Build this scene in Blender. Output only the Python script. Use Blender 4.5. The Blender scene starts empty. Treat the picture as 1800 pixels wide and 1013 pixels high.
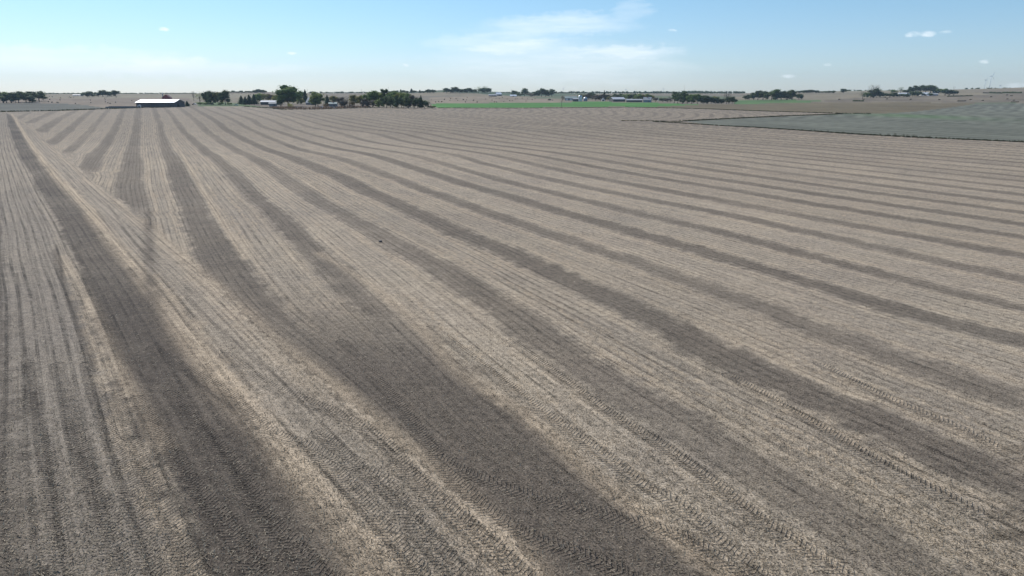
import bpy, math, random
import numpy as np
from mathutils import Vector, Matrix, noise as mnoise
R = math.radians
scene = bpy.context.scene
col = scene.collection

# ---------------------------------------------------------------- camera, sky, sun, exposure
CAM_H = 15.0
FPX = 1200.0                      # focal length in photo pixels (photo 1800 x 1013)
HORIZON = 163.0
PITCH = math.atan((506.5 - HORIZON) / FPX)
cam_d = bpy.data.cameras.new('camera'); cam = bpy.data.objects.new('camera', cam_d); col.objects.link(cam)
cam_d.sensor_width = 36.0; cam_d.lens = 36.0 * FPX / 1800.0
cam_d.clip_start = 0.5; cam_d.clip_end = 30000.0
cam.location = (0, 0, CAM_H); cam.rotation_euler = (math.pi / 2 - PITCH, 0, 0)
scene.camera = cam

SUN_AZ = R(-42.0)                 # measured from +Y, negative = to the left
SUN_EL = R(42.0)
sun_d = bpy.data.lights.new('sun', 'SUN'); sun = bpy.data.objects.new('sun', sun_d); col.objects.link(sun)
sun_d.energy = 3.6; sun_d.angle = R(0.55); sun_d.color = (1.0, 0.965, 0.92)
sdir = Vector((math.sin(SUN_AZ) * math.cos(SUN_EL), math.cos(SUN_AZ) * math.cos(SUN_EL), math.sin(SUN_EL)))
sun.rotation_euler = sdir.to_track_quat('Z', 'Y').to_euler()
sun.location = (0, 0, 200)

scene.view_settings.view_transform = 'Standard'
scene.view_settings.look = 'None'
scene.view_settings.gamma = 1.0
scene.view_settings.use_curve_mapping = False
scene.view_settings.exposure = 0.40

def pix_dir(x, y):
    """world direction of a photo pixel"""
    X = (x - 900.0) / FPX; Z = -(y - 506.5) / FPX
    d = Vector((X, math.cos(PITCH) + Z * math.sin(PITCH), -math.sin(PITCH) + Z * math.cos(PITCH)))
    return d.normalized()

world = bpy.data.worlds.new('World'); scene.world = world; world.use_nodes = True
NT = world.node_tree; NT.nodes.clear()
class NB:
    """small helper for building node graphs"""
    def __init__(s, nt): s.nt = nt
    def n(s, typ, **kw):
        o = s.nt.nodes.new(typ)
        for k, v in kw.items(): setattr(o, k, v)
        return o
    def link(s, a, b): s.nt.links.new(a, b)
    def setin(s, sock, v):
        if hasattr(v, 'is_output'): s.nt.links.new(v, sock)
        else: sock.default_value = v
    def m(s, op, a, b=0.0, c=0.0, clamp=False):
        o = s.n('ShaderNodeMath', operation=op, use_clamp=clamp)
        s.setin(o.inputs[0], a); s.setin(o.inputs[1], b)
        if len(o.inputs) > 2: s.setin(o.inputs[2], c)
        return o.outputs[0]
    def mix(s, f, a, b, blend='MIX'):
        o = s.n('ShaderNodeMix', data_type='RGBA', blend_type=blend)
        s.setin(o.inputs[0], f); s.setin(o.inputs[6], a); s.setin(o.inputs[7], b)
        return o.outputs[2]
    def smooth(s, v, lo, hi, a=0.0, b=1.0):
        o = s.n('ShaderNodeMapRange', interpolation_type='SMOOTHSTEP')
        s.setin(o.inputs[0], v); s.setin(o.inputs[1], lo); s.setin(o.inputs[2], hi); s.setin(o.inputs[3], a); s.setin(o.inputs[4], b)
        return o.outputs[0]
    def lin(s, v, lo, hi, a=0.0, b=1.0):
        o = s.n('ShaderNodeMapRange')
        s.setin(o.inputs[0], v); s.setin(o.inputs[1], lo); s.setin(o.inputs[2], hi); s.setin(o.inputs[3], a); s.setin(o.inputs[4], b)
        return o.outputs[0]
    def noise(s, vec, scale, detail=4.0, rough=0.55, dist=0.0):
        o = s.n('ShaderNodeTexNoise')
        if vec is not None: s.link(vec, o.inputs['Vector'])
        o.inputs['Scale'].default_value = scale; o.inputs['Detail'].default_value = detail
        o.inputs['Roughness'].default_value = rough; o.inputs['Distortion'].default_value = dist
        return o.outputs['Fac']
    def comb(s, x, y, z=0.0):
        o = s.n('ShaderNodeCombineXYZ'); s.setin(o.inputs[0], x); s.setin(o.inputs[1], y); s.setin(o.inputs[2], z)
        return o.outputs[0]

w = NB(NT)
sky = w.n('ShaderNodeTexSky', sky_type='NISHITA', sun_disc=False, sun_elevation=SUN_EL, sun_rotation=SUN_AZ)
sky.altitude = 300.0; sky.air_density = 1.0; sky.dust_density = 0.25; sky.ozone_density = 2.2
tc = w.n('ShaderNodeTexCoord'); sep = w.n('ShaderNodeSeparateXYZ'); w.link(tc.outputs['Generated'], sep.inputs[0])
az = w.m('ARCTAN2', sep.outputs[0], sep.outputs[1]); el = w.m('ARCSINE', sep.outputs[2])
wn = w.noise(w.comb(w.m('MULTIPLY', az, 9.0), w.m('MULTIPLY', el, 34.0)), 1.0, 8.0, 0.62)
wn2 = w.noise(w.comb(w.m('MULTIPLY', az, 60.0), w.m('MULTIPLY', el, 110.0)), 1.0, 6.0, 0.6)
fib = w.noise(w.comb(w.m('MULTIPLY', az, 14.0), w.m('MULTIPLY', el, 120.0)), 1.0, 6.0, 0.6)
azw = w.m('MULTIPLY_ADD', w.m('SUBTRACT', wn, 0.5), 0.14, az)
elw = w.m('MULTIPLY_ADD', w.m('SUBTRACT', wn2, 0.5), 0.018, w.m('MULTIPLY_ADD', w.m('SUBTRACT', wn, 0.5), 0.030, el))
azp = w.m('MULTIPLY_ADD', w.m('SUBTRACT', wn2, 0.5), 0.010, az)
elp = w.m('MULTIPLY_ADD', w.m('SUBTRACT', wn2, 0.5), 0.006, el)
total = None
def blob(px, py, hw, hh, amp, wisp=True, tilt=0.0):
    global total
    d = pix_dir(px, py); a0 = math.atan2(d.x, d.y); e0 = math.asin(d.z)
    da = w.m('SUBTRACT', azw if wisp else azp, a0); de = w.m('SUBTRACT', elw if wisp else elp, e0)
    if tilt: de = w.m('MULTIPLY_ADD', da, tilt, de)
    q = w.m('ADD', w.m('POWER', w.m('ABSOLUTE', w.m('DIVIDE', da, hw / FPX)), 2.0), w.m('POWER', w.m('ABSOLUTE', w.m('DIVIDE', de, hh / FPX)), 2.0))
    v = w.smooth(q, 1.25 if wisp else 1.1, 0.0, 0.0, amp)
    if wisp: v = w.m('MULTIPLY', v, w.lin(fib, 0.3, 0.7, 0.55, 1.25))
    else: v = w.m('MULTIPLY', v, w.lin(wn2, .38, .58, .25, 1.0))
    total = v if total is None else w.m('ADD', total, v)
for b in [(985, 44, 150, 19, .42, True, -.02), (868, 76, 115, 18, .36), (1090, 92, 115, 13, .34), (985, 112, 230, 42, .30), (110, 106, 190, 22, .36, True, .03),
          (350, 122, 150, 15, .30), (880, 138, 420, 40, .12), (1120, 14, 38, 16, .20), (200, 140, 380, 34, .15), (120, 84, 60, 8, .12),
          (289, 51, 9, 3.4, .75, False), (513, 94, 9, 3.2, .75, False), (1605, 61, 11, 5, .55, False), (1631, 60, 12, 5, .6, False), (1181, 54, 10, 3, .6, False),
          (1385, 134, 13, 3.5, .5, False), (714, 114, 7, 3.2, .45, False), (1730, 109, 8, 3.4, .5, False), (1662, 57, 9, 3, .4, False), (1455, 114, 7, 2.6, .35, False), (1785, 150, 16, 4, .35, False)]:
    blob(*b)
cm = w.m('MINIMUM', total, 0.9)
skyc = w.mix(1.0, sky.outputs[0], w.mix(w.smooth(el, 0.0, .15), (0.83, 0.96, 1.24, 1), (0.80, 1.01, 1.13, 1)), 'MULTIPLY')
out = w.mix(cm, skyc, (10.4, 11.1, 11.6, 1))
bg = w.n('ShaderNodeBackground'); w.link(out, bg.inputs[0]); bg.inputs[1].default_value = 0.082
wo = w.n('ShaderNodeOutputWorld'); w.link(bg.outputs[0], wo.inputs[0])

# ---------------------------------------------------------------- small numpy helpers
def hash2(i, j, seed):
    n = (i.astype(np.int64) * 374761393 + j.astype(np.int64) * 668265263 + seed * 1442695041) & 0xffffffff
    n = ((n ^ (n >> 13)) * 1274126177) & 0xffffffff
    n = n ^ (n >> 16)
    return (n & 0xffff) / 65535.0
def vn(x, y, seed=0):
    xi = np.floor(x); yi = np.floor(y); fx = x - xi; fy = y - yi
    fx = fx * fx * (3 - 2 * fx); fy = fy * fy * (3 - 2 * fy)
    a = hash2(xi, yi, seed); b = hash2(xi + 1, yi, seed); c = hash2(xi, yi + 1, seed); d = hash2(xi + 1, yi + 1, seed)
    return (a + (b - a) * fx) * (1 - fy) + (c + (d - c) * fx) * fy
def fbm(x, y, seed=0, o=4):
    s = 0; a = 1; t = 0
    for k in range(o):
        s = s + a * vn(x * 2 ** k, y * 2 ** k, seed + k * 17); t += a; a *= .55
    return s / t
def ss(x, a, b):
    t = np.clip((x - a) / (b - a), 0, 1)
    return t * t * (3 - 2 * t)

# ---------------------------------------------------------------- terrain
PROF_X = [-900, 0, 200, 340, 400, 460, 530, 600, 680, 740, 780, 830, 865, 905, 1000, 1150, 1300, 1350, 1400, 1480, 1560, 1640, 1700, 1760, 1800, 2700]
PROF_Y = [165.5, 165.5, 165.3, 164.8, 161.5, 161.3, 163.8, 164.0, 163.2, 160.4, 158.4, 159.6, 162.4, 164.6, 164.6, 164.6, 164.6, 162.5, 160.6, 160.2, 159.2, 158.6, 157.0, 155.6, 154.0, 152]
RIDGE = 2300.0
def terrain(X, Y):
    X = np.asarray(X, float); Y = np.asarray(Y, float)
    r = np.hypot(X, Y)
    px = 900 + FPX * X / np.maximum(np.abs(Y) * math.cos(PITCH), 1.0)
    px = np.where(Y > 1, np.clip(px, -900, 2700), 900)
    py = np.interp(px, PROF_X, PROF_Y)
    crest = CAM_H + (HORIZON - py) * RIDGE * np.clip(Y / np.maximum(r, 1.0), .5, 1) * math.cos(PITCH) ** 2 / FPX
    up = ss(r, 850, RIDGE) ** 1.0
    down = 1 - 0.55 * ss(r, RIDGE, RIDGE * 2.2)
    side = ss(Y, -50, 500)
    z = crest * up * down * side
    z = z + (fbm(X / 260.0 + 3, Y / 260.0, 5, 2) - .5) * 3.0 * ss(r, 750, 1500) * side * (1 - ss(r, 1900, 2300))
    # the gentle swell and hollow that the harvest lines bend over
    z = z + 0.55 * np.exp(-((X + 25) / 85.0) ** 2 - ((Y - 172) / 34.0) ** 2) - 0.5 * np.exp(-((X + 25) / 120.0) ** 2 - ((Y - 245) / 45.0) ** 2)
    return z
def at(x, y):
    """point where the ray of a photo pixel meets the terrain"""
    d = pix_dir(x, y)
    if d.z > -0.0006: d = Vector((d.x, d.y, -0.0006))
    ts = np.concatenate([np.arange(10, 900, 4.0), np.arange(900, 6500, 10.0)])
    g = (CAM_H + d.z * ts) - terrain(d.x * ts, d.y * ts)
    k = np.where(g < 0)[0]
    if len(k) == 0: t = RIDGE
    elif k[0] == 0: t = CAM_H / -d.z
    else:
        i = k[0]; t = ts[i - 1] + (ts[i] - ts[i - 1]) * g[i - 1] / (g[i - 1] - g[i])
    return (d.x * t, d.y * t)
def world_pts(pts): return np.array([at(*p) for p in pts])

# harvest lines across the field, each a line of bare dark soil between two combine passes
T = {
 'H': [(15,197),(24,225),(42,262),(68,300),(94,340),(139,400),(168,450),(210,500),(240,560),(268,600),(320,700),(380,800),(430,880),(475,950),(515,1010)],
 'D6': [(42,201),(20,212)],
 'D5b': [(93,198),(70,208),(50,217)],
 'D5': [(130,196.5),(107,207),(83,223),(70,233)],
 'D4': [(158,197),(145,207),(127,225),(108,240),(88,255)],
 'D3': [(188,196),(173,213),(155,235),(137,252),(115,270)],
 'D2': [(215,197),(203,225),(195,240),(180,262),(162,282),(148,302)],
 'D1': [(243,195),(238,240),(233,290),(228,330),(236,372)],
 'E1': [(273,195),(280,215),(282,235),(288,255),(305,290),(318,325),(333,355),(350,395),(372,435),(410,495),(445,540),(510,590),(580,640),(640,690),(710,760),(780,820),(850,870),(950,950)],
 'E2': [(302,203),(320,228),(340,247),(375,275),(415,310),(450,345),(485,370),(515,402),(545,435),(590,480),(640,530),(690,580),(740,630),(800,690),(880,770),(960,840),(1040,905),(1150,985)],
 'E3': [(322,195),(345,213),(372,238),(418,265),(465,292),(515,325),(550,348),(587,370),(625,390),(667,412),(712,440),(762,465),(807,497),(855,527),(900,555),(942,590),(1038,648),(1121,702),(1225,768),(1304,823),(1388,870),(1560,980)],
 'E4': [(345,193),(375,210),(400,230),(440,250),(475,265),(530,285),(570,300),(600,310),(650,337),(687,352),(725,370),(762,388),(807,410),(855,427),(900,447),(937,467),(982,487),(1025,507),(1075,527),(1112,545),(1175,570),(1230,600),(1325,650),(1408,685),(1533,735),(1650,790),(1800,860)],
 'E5': [(363,192),(403,207),(442,228),(483,246),(533,265),(567,272),(600,278),(650,297),(717,322),(765,340),(812,357),(855,374),(900,388),(937,401),(987,417),(1075,447),(1125,464),(1175,482),(1225,500),(1275,517),(1350,542),(1425,575),(1475,592),(1554,617),(1658,655),(1741,686)],
 'E6': [(392,193),(442,210),(458,222),(508,238),(558,253),(600,263),(658,273),(717,293),(783,313),(850,333),(900,347),(987,372),(1087,400),(1187,429),(1287,457),(1375,483),(1500,520),(1625,560),(1775,593)],
 'E7': [(420,193),(467,208),(517,228),(600,250),(650,261),(717,271),(767,285),(833,303),(900,322),(1000,345),(1125,376),(1237,402),(1350,430),(1437,454),(1562,486),(1700,518),(1800,542)],
 'E8': [(443,193),(500,207),(542,223),(600,235),(650,249),(717,260),(783,268),(850,288),(900,299),(967,315),(1067,336),(1162,355),(1287,377),(1425,410),(1562,440),(1700,470),(1800,490)],
 'E9': [(480,195),(520,207),(560,218),(600,227),(667,236),(733,253),(817,265),(900,280),(1000,303),(1100,322),(1200,341),(1350,368),(1500,397),(1637,422),(1800,450)],
 'B': [(5,196.5),(20,203),(46,217),(68,233),(86,254),(113,272),(146,304),(185,335),(236,375),(262,395),(310,440),(400,520),(450,565),(500,610),(560,655),(620,705),(690,765),(760,820),(830,890),(900,960),(940,1010)],
 'GE': [(-60,200),(-30,260),(-8,330),(4,400),(22,590),(33,700),(54,840),(79,960),(88,1010)],
}
YG = np.arange(-60, 760, 0.5)
def curve_x(pts, smooth=15):
    P = world_pts(pts); P = P[np.argsort(P[:, 1])]
    Y = P[:, 1]; X = P[:, 0]
    n = max(1, min(3, len(Y) - 1))
    s0 = (X[n] - X[0]) / (Y[n] - Y[0]); s1 = (X[-1] - X[-1 - n]) / (Y[-1] - Y[-1 - n])
    Y = np.concatenate([[Y[0] - 400], Y, [Y[-1] + 800]]); X = np.concatenate([[X[0] - 400 * s0], X, [X[-1] + 800 * s1]])
    g = np.interp(YG, Y, X)
    k = smooth; ker = np.hanning(k + 2)[1:-1]; ker /= ker.sum()
    near = np.convolve(np.pad(g, k // 2, mode='edge'), ker, 'valid')
    k = 61; ker = np.hanning(k + 2)[1:-1]; ker /= ker.sum()
    far = np.convolve(np.pad(g, k // 2, mode='edge'), ker, 'valid')
    f = ss(YG, 90, 220)
    g2 = near * (1 - f) + far * f
    g2[:20] = g[:20]; g2[-40:] = g[-40:]
    return g2
C = {k: curve_x(v, 49 if k in ('H', 'B', 'GE') else 21) for k, v in T.items()}
YMIN = {}
left = ['D6', 'D5b', 'D5', 'D4', 'D3', 'D2', 'D1']
for i, k in enumerate(left):
    P = world_pts(T[k]); ymin = P[:, 1].min(); YMIN[i] = ymin
    C[k] = np.where(YG < ymin, np.minimum(C[k], C['B'] - 0.4 * (8 - i)), C[k])
FAM = left + ['E1', 'E2', 'E3', 'E4', 'E5', 'E6', 'E7', 'E8', 'E9']
G = [C[k] for k in FAM]
for k in range(1, len(G)): G[k] = np.maximum(G[k], G[k - 1] + 0.25)
# lines beyond the ninth: parallel curves at the same working width
m0 = (G[-1] + (G[-2] + 9.3 * np.sqrt(1 + np.gradient(G[-2], YG) ** 2))) / 2
kk = 121; ker = np.hanning(kk + 2)[1:-1]; ker /= ker.sum()
m = np.convolve(np.pad(G[-1], kk // 2, mode='edge'), ker, 'valid')
sl = np.gradient(m, YG)
rngk = np.random.RandomState(4)
for j in range(1, 45):
    off = 9.0 * j + rngk.uniform(-.7, .7)
    px_ = m + off / np.sqrt(1 + sl ** 2); py_ = YG - off * sl / np.sqrt(1 + sl ** 2)
    wob = 0.45 * np.sin(py_ / 47.0 + j * .9) + .25 * np.sin(py_ / 23.0 + j * 1.7)
    o = np.argsort(py_)
    g = np.interp(YG, py_[o], (px_ + wob)[o])
    lo = YG < py_.min()
    g[lo] = (px_[o][0] + wob[o][0]) + (YG[lo] - py_.min()) * sl[0]
    G.append(np.maximum(g, G[-1] + 2.0))
NE1 = FAM.index('E1')

# field outlines (as seen from the drone, cast on to the ground)
far_edge = [(0,197),(100,195),(180,192),(245,190),(300,189),(370,187.5),(430,187.5),(480,190.5),(500,193),(560,192.5),(620,190.5),(650,189.5),(760,190),(900,190.5),(1000,189.8),(1100,188.6),(1180,190),(1250,192),(1340,195.5),(1400,197.2),(1480,199.6)]
hay_lo = [(1200,213.5),(1260,221),(1330,224.5),(1400,229),(1500,236),(1600,241.5),(1700,246),(1800,250),(1950,257),(2150,262)]
hay_hi = [(1480,200.6),(1380,204.3),(1250,210.5),(1200,213)]
P_main = np.concatenate([world_pts([(-900,225),(-300,204)] + far_edge + hay_hi + hay_lo[1:]), [[900, -300], [-900, -300]]])
P_hay = world_pts([(1200,213.5),(1250,211),(1380,204.8),(1480,201.2),(1560,199.5),(1600,197),(1640,193),(1680,188),(1715,183),(1800,182.3),(2100,182),(2150,262),(1950,257),(1800,250),(1700,246),(1600,241.5),(1500,236),(1400,229),(1330,224.5),(1260,221)])
P_green = world_pts([(756,183),(800,181.8),(980,180.2),(1050,179.2),(1150,181),(1230,184),(1150,188),(1080,187.6),(900,189.4),(768,189.4)])
P_olive = world_pts([(1100,188.4),(1150,186.5),(1230,184),(1290,183.5),(1400,180.8),(1640,180.6),(1715,182),(1680,188),(1640,193),(1600,197),(1560,199.2),(1480,199.6),(1340,195.3),(1250,191.8),(1180,189.8)])
P_leftgrey = world_pts([(-300,184),(0,181.5),(60,181),(110,182.5),(150,185),(186,190),(180,191.8),(100,194.8),(0,196.8),(-300,203)])
P_lefttan = world_pts([(-300,171),(60,173.5),(330,172),(345,183),(300,188.5),(245,189.5),(190,190),(150,185),(110,182.5),(60,181),(-300,184)])
P_lawn1 = world_pts([(343,180),(420,181),(470,184),(480,189.5),(430,187.3),(350,187.3)])
P_yard = world_pts([(425,183),(650,183),(655,189),(620,190.3),(560,192.3),(500,192.8),(480,190.3)])
P_past = world_pts([(1292,176),(1340,175.3),(1420,176),(1460,178.5),(1400,180.6),(1290,183.3)])
P_far1 = world_pts([(755,172),(900,170),(985,176),(985,180),(800,181.6),(757,182.6)])
P_hillR = world_pts([(1500,172.5),(1640,169),(1800,163),(2300,160),(2300,181.6),(1640,180.4),(1420,180)])

def inside(X, Y, P):
    res = np.zeros(X.shape, bool); n = len(P)
    x0, y0 = P[:, 0].min(), P[:, 1].min(); x1, y1 = P[:, 0].max(), P[:, 1].max()
    sel = np.where((X > x0) & (X < x1) & (Y > y0) & (Y < y1))[0]
    x = X[sel]; y = Y[sel]; r = np.zeros(len(sel), bool)
    for i in range(n):
        ax, ay = P[i]; bx, by = P[(i + 1) % n]
        if ay == by: continue
        c = ((ay > y) != (by > y)) & (x < (bx - ax) * (y - ay) / (by - ay) + ax)
        r ^= c
    res[sel] = r
    return res

# grid: rings round the camera's foot, spokes dense in front
rings = [0.0, 4.0, 8.0, 12.0]
rows_y = np.concatenate([np.arange(1080, 420, -1.45), np.arange(420, 178, -1.15)])
for yy in rows_y:
    d = (yy - 506.5) / FPX
    a = PITCH + math.atan(d)
    rings.append(CAM_H / math.tan(a))
r0 = rings[-1]
r = r0
while r < 3000: r *= 1.013; rings.append(r)
while r < 5200: r *= 1.04; rings.append(r)
rings = np.array(rings)
fine = np.degrees(np.arctan(np.linspace(-1.0, 1.0, 1500) * 0.80))
coarse_r = np.linspace(fine[-1], 360 + fine[0], 120)[1:-1]
azs = np.radians(np.concatenate([fine, coarse_r]))
NA, NR = len(azs), len(rings)
RR, AA = np.meshgrid(rings, azs, indexing='ij')
# rays of equal pixel rows are straight lines in the picture: distance measured along the view axis in front
sc = np.where(np.cos(AA) > 0.6, 1 / np.maximum(np.cos(AA), .6), 1 / 0.6)
sc = 1 + (sc - 1) * np.clip((6000 - RR) / 3000, 0, 1)
VX = (RR * sc * np.sin(AA)).ravel(); VY = (RR * sc * np.cos(AA)).ravel()
VZ = terrain(VX, VY)
N = len(VX)

# -- harvest coordinates
def lookup(g, Y): return np.interp(Y, YG, g)
near = (VY > -60) & (VY < 750) & (np.hypot(VX, VY) < 1200)
ni = np.where(near)[0]; x = VX[ni]; y = VY[ni]
U = np.zeros(len(ni)); prev = lookup(G[0], y)
slope = lookup(np.gradient(G[10], YG), y); cosf = 1 / np.sqrt(1 + slope ** 2)
wobx = (fbm(x / 3.5, y / 3.5, 31, 3) - .5) * .8 + (vn(x / 18., y / 18., 77) - .5) * .8
ragged = (fbm(x / .8, y / .8, 131, 4) - .5) * 1.9 * (1 - ss(y, 70, 160))
xw = x + wobx * ss(y, 10, 30) + ragged
Uw = np.zeros(len(ni))
cw = np.full(len(ni), 9.0)
for k in range(1, len(G)):
    cur = lookup(G[k], y); d_ = np.maximum(cur - prev, .05)
    U += np.clip((x - prev) / d_, 0, 1); Uw += np.clip((xw - prev) / d_, 0, 1); prev = cur
Uw = np.where(xw < lookup(G[0], y), Uw - .49, Uw)
kk_ = np.round(Uw); fr = Uw - kk_
BX = lookup(C['B'], y); HX = lookup(C['H'], y); GX = lookup(C['GE'], y)
slH = lookup(np.gradient(C['H'], YG), y); cosH = 1 / np.sqrt(1 + slH ** 2)
hm = (x - HX) * cosH; hmw = (xw - HX) * cosH
head = xw < BX + (fbm(x / 2., y / 2., 9, 2) - .5) * .8
LIGHT = np.array([.336, .276, .200]); DARK = np.array([.098, .080, .062]); WARM = np.array([.44, .345, .235]); MID = np.array([.215, .183, .146])
big = fbm(x / 45., y / 45., 3, 3)
med = fbm(x / 7., y / 7., 8, 3)
# main passes
hw_ = 0.165 + 0.05 * (hash2(kk_, kk_ * 0 + 3, 7) - .5) + 0.05 * (vn(x / 30., y / 30., 12) - .5)
soft = 0.075
hw_ = hw_ + .10 * np.exp(-np.maximum(x - BX, 0) / 16.0) * (Uw < NE1 + .6)
dk = 1 - ss(np.abs(fr), hw_ - soft, hw_ + soft)
amp = 0.62 + 0.26 * vn(x / 22. + kk_ * 7.3, y / 22., 41) + .30 * (fbm(x / 2.6, y / 2.6, 141, 3) - .4) + 0.18 * (hash2(kk_, kk_ * 0 + 9, 5) - .5)
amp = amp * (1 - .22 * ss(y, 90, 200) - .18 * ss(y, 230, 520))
for i_, ym in YMIN.items(): amp = np.where(kk_ == i_, amp * ss(y, ym - 6, ym + 8), amp)
amp = np.where(kk_ < 0, 0, amp)
amp = amp * (.82 + .30 * np.exp(-((x + 45) / 38.) ** 2 - ((y - 205) / 28.) ** 2))
# the wide bare wedge between the first two lines near the camera
edge = ss(Uw, NE1 - .33, NE1 - .15) * (1 - ss(Uw, NE1 + 1.18, NE1 + 1.34))
dk = np.maximum(dk * amp, edge * (1 - ss(y, 33, 56)) * .88)
dk = np.where((Uw > NE1 + 1.4) | (Uw < NE1 - .4) | (y > 70), dk, dk)
ue = np.abs(fr)
rim = np.exp(-((ue - hw_ - .10) / .05) ** 2) * (.25 + .75 * vn(x / 9., y / 9. + kk_, 19)) * (1 - .5 * ss(y, 100, 300))
cmain = LIGHT + (MID - LIGHT) * (0.35 * (1 - big) + .60 * (med - .35) + .5 * (fbm(x / 1.6, y / 1.6, 151, 3) - .5))[:, None]
# each pass has its own tone
tone = 1 + .16 * (hash2(np.floor(Uw), np.floor(Uw) * 0 + 1, 55) - .5)
cmain = cmain * tone[:, None]
cmain = cmain + (WARM - cmain) * (rim * .55)[:, None]
rnk = hash2(np.floor(Uw), np.floor(Uw) * 0 + 5, 21)
fl = Uw - np.floor(Uw)
for o_, s_ in ((.40, .018), (.60, .018), (.50, .012)):
    ln = np.exp(-((fl - o_) / s_) ** 2) * ss(vn(x / 16. + o_ * 50, y / 16., 66), .45, .75) * (rnk > .35) * (1 - ss(y, 260, 420))
    cmain = cmain + (WARM * .9 - cmain) * (ln * .6)[:, None]
cmain = cmain + (DARK - cmain) * dk[:, None]
# headland passes at the left
hnar = .45 * ss(y, 48, 62)
hd = (1 - ss(np.abs(hmw), 1.8 - hnar, 2.7 - hnar)) * (.84 + .45 * (vn(x / 12., y / 12., 91) - .5) + .3 * (fbm(x / 2.3, y / 2.3, 161, 3) - .5))
gd = (1 - ss(xw, GX - .7, GX + .5)) * .72
lefty = ss(-hmw, 2.0, 3.2)
chead = LIGHT + (MID - LIGHT) * (0.35 + .4 * (med - .4) + .38 * lefty * (1 - ss(y, 60, 160)))[:, None]
chead = chead * np.where(hmw[:, None] < -2, .90, 1.0)
hrim = np.exp(-((hmw - 2.9 + hnar) / .55) ** 2) + .8 * np.exp(-((hmw + 2.8) / .45) ** 2) * (1 - ss(y, 50, 75)) + .75 * np.exp(-((xw - BX + 1.0) / .7) ** 2)
chead = chead + (WARM - chead) * np.clip(hrim * (.35 + .65 * vn(x / 5., y / 5., 61)), 0, 1)[:, None] * .7
hdk = np.clip(np.maximum(hd, gd), 0, 1)
chead = chead + (DARK * .92 - chead) * hdk[:, None]
cfield = np.where(head[:, None], chead, cmain) * (1 - .20 * ss(y, 110, 330))[:, None]  # far part darkened in colour for the shaded sides of the stubble
dark_all = np.where(head, hdk, dk)
# single streaks, tracks of soil and lines of chaff
def densify(pts, step=0.5):
    P = world_pts(pts); o = []
    n = len(P)
    for i in range(n - 1):
        p0 = P[max(i - 1, 0)]; p1 = P[i]; p2 = P[i + 1]; p3 = P[min(i + 2, n - 1)]
        m_ = max(2, int(np.hypot(*(p2 - p1)) / step)); t = np.linspace(0, 1, m_, endpoint=False)[:, None]
        o.append(.5 * ((2 * p1) + (-p0 + p2) * t + (2 * p0 - 5 * p1 + 4 * p2 - p3) * t ** 2 + (-p0 + 3 * p1 - 3 * p2 + p3) * t ** 3))
    o.append(P[-1:])
    return np.concatenate(o)
def track_coords(pts, wid, xs, ys, step=.5):
    """signed offset and length along a line for the points within wid of it"""
    Q = densify(pts, step)
    bd = np.full(len(xs), 1e9); tu = np.zeros(len(xs)); tv = np.zeros(len(xs)); L = 0
    sel = np.where((xs > Q[:, 0].min() - wid) & (xs < Q[:, 0].max() + wid) & (ys > Q[:, 1].min() - wid) & (ys < Q[:, 1].max() + wid))[0]
    order = sel[np.argsort(ys[sel])]; yo = ys[order]
    for a, b in zip(Q[:-1], Q[1:]):
        d = b - a; l = math.hypot(*d)
        if l < 1e-6: continue
        lo = np.searchsorted(yo, min(a[1], b[1]) - wid); hi = np.searchsorted(yo, max(a[1], b[1]) + wid)
        idx = order[lo:hi]
        if len(idx) == 0: L += l; continue
        xx = xs[idx]; kx = (xx > min(a[0], b[0]) - wid) & (xx < max(a[0], b[0]) + wid); idx = idx[kx]
        if len(idx) == 0: L += l; continue
        ex = xs[idx] - a[0]; ey = ys[idx] - a[1]
        t = np.clip((ex * d[0] + ey * d[1]) / l / l, 0, 1)
        dx = ex - t * d[0]; dy = ey - t * d[1]; dd = np.hypot(dx, dy)
        s = np.sign(d[0] * ey - d[1] * ex)
        up = dd < bd[idx]
        ii = idx[up]; bd[ii] = dd[up]; tu[ii] = (dd * s)[up]; tv[ii] = L + t[up] * l
        L += l
    return bd, tu, tv
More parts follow.
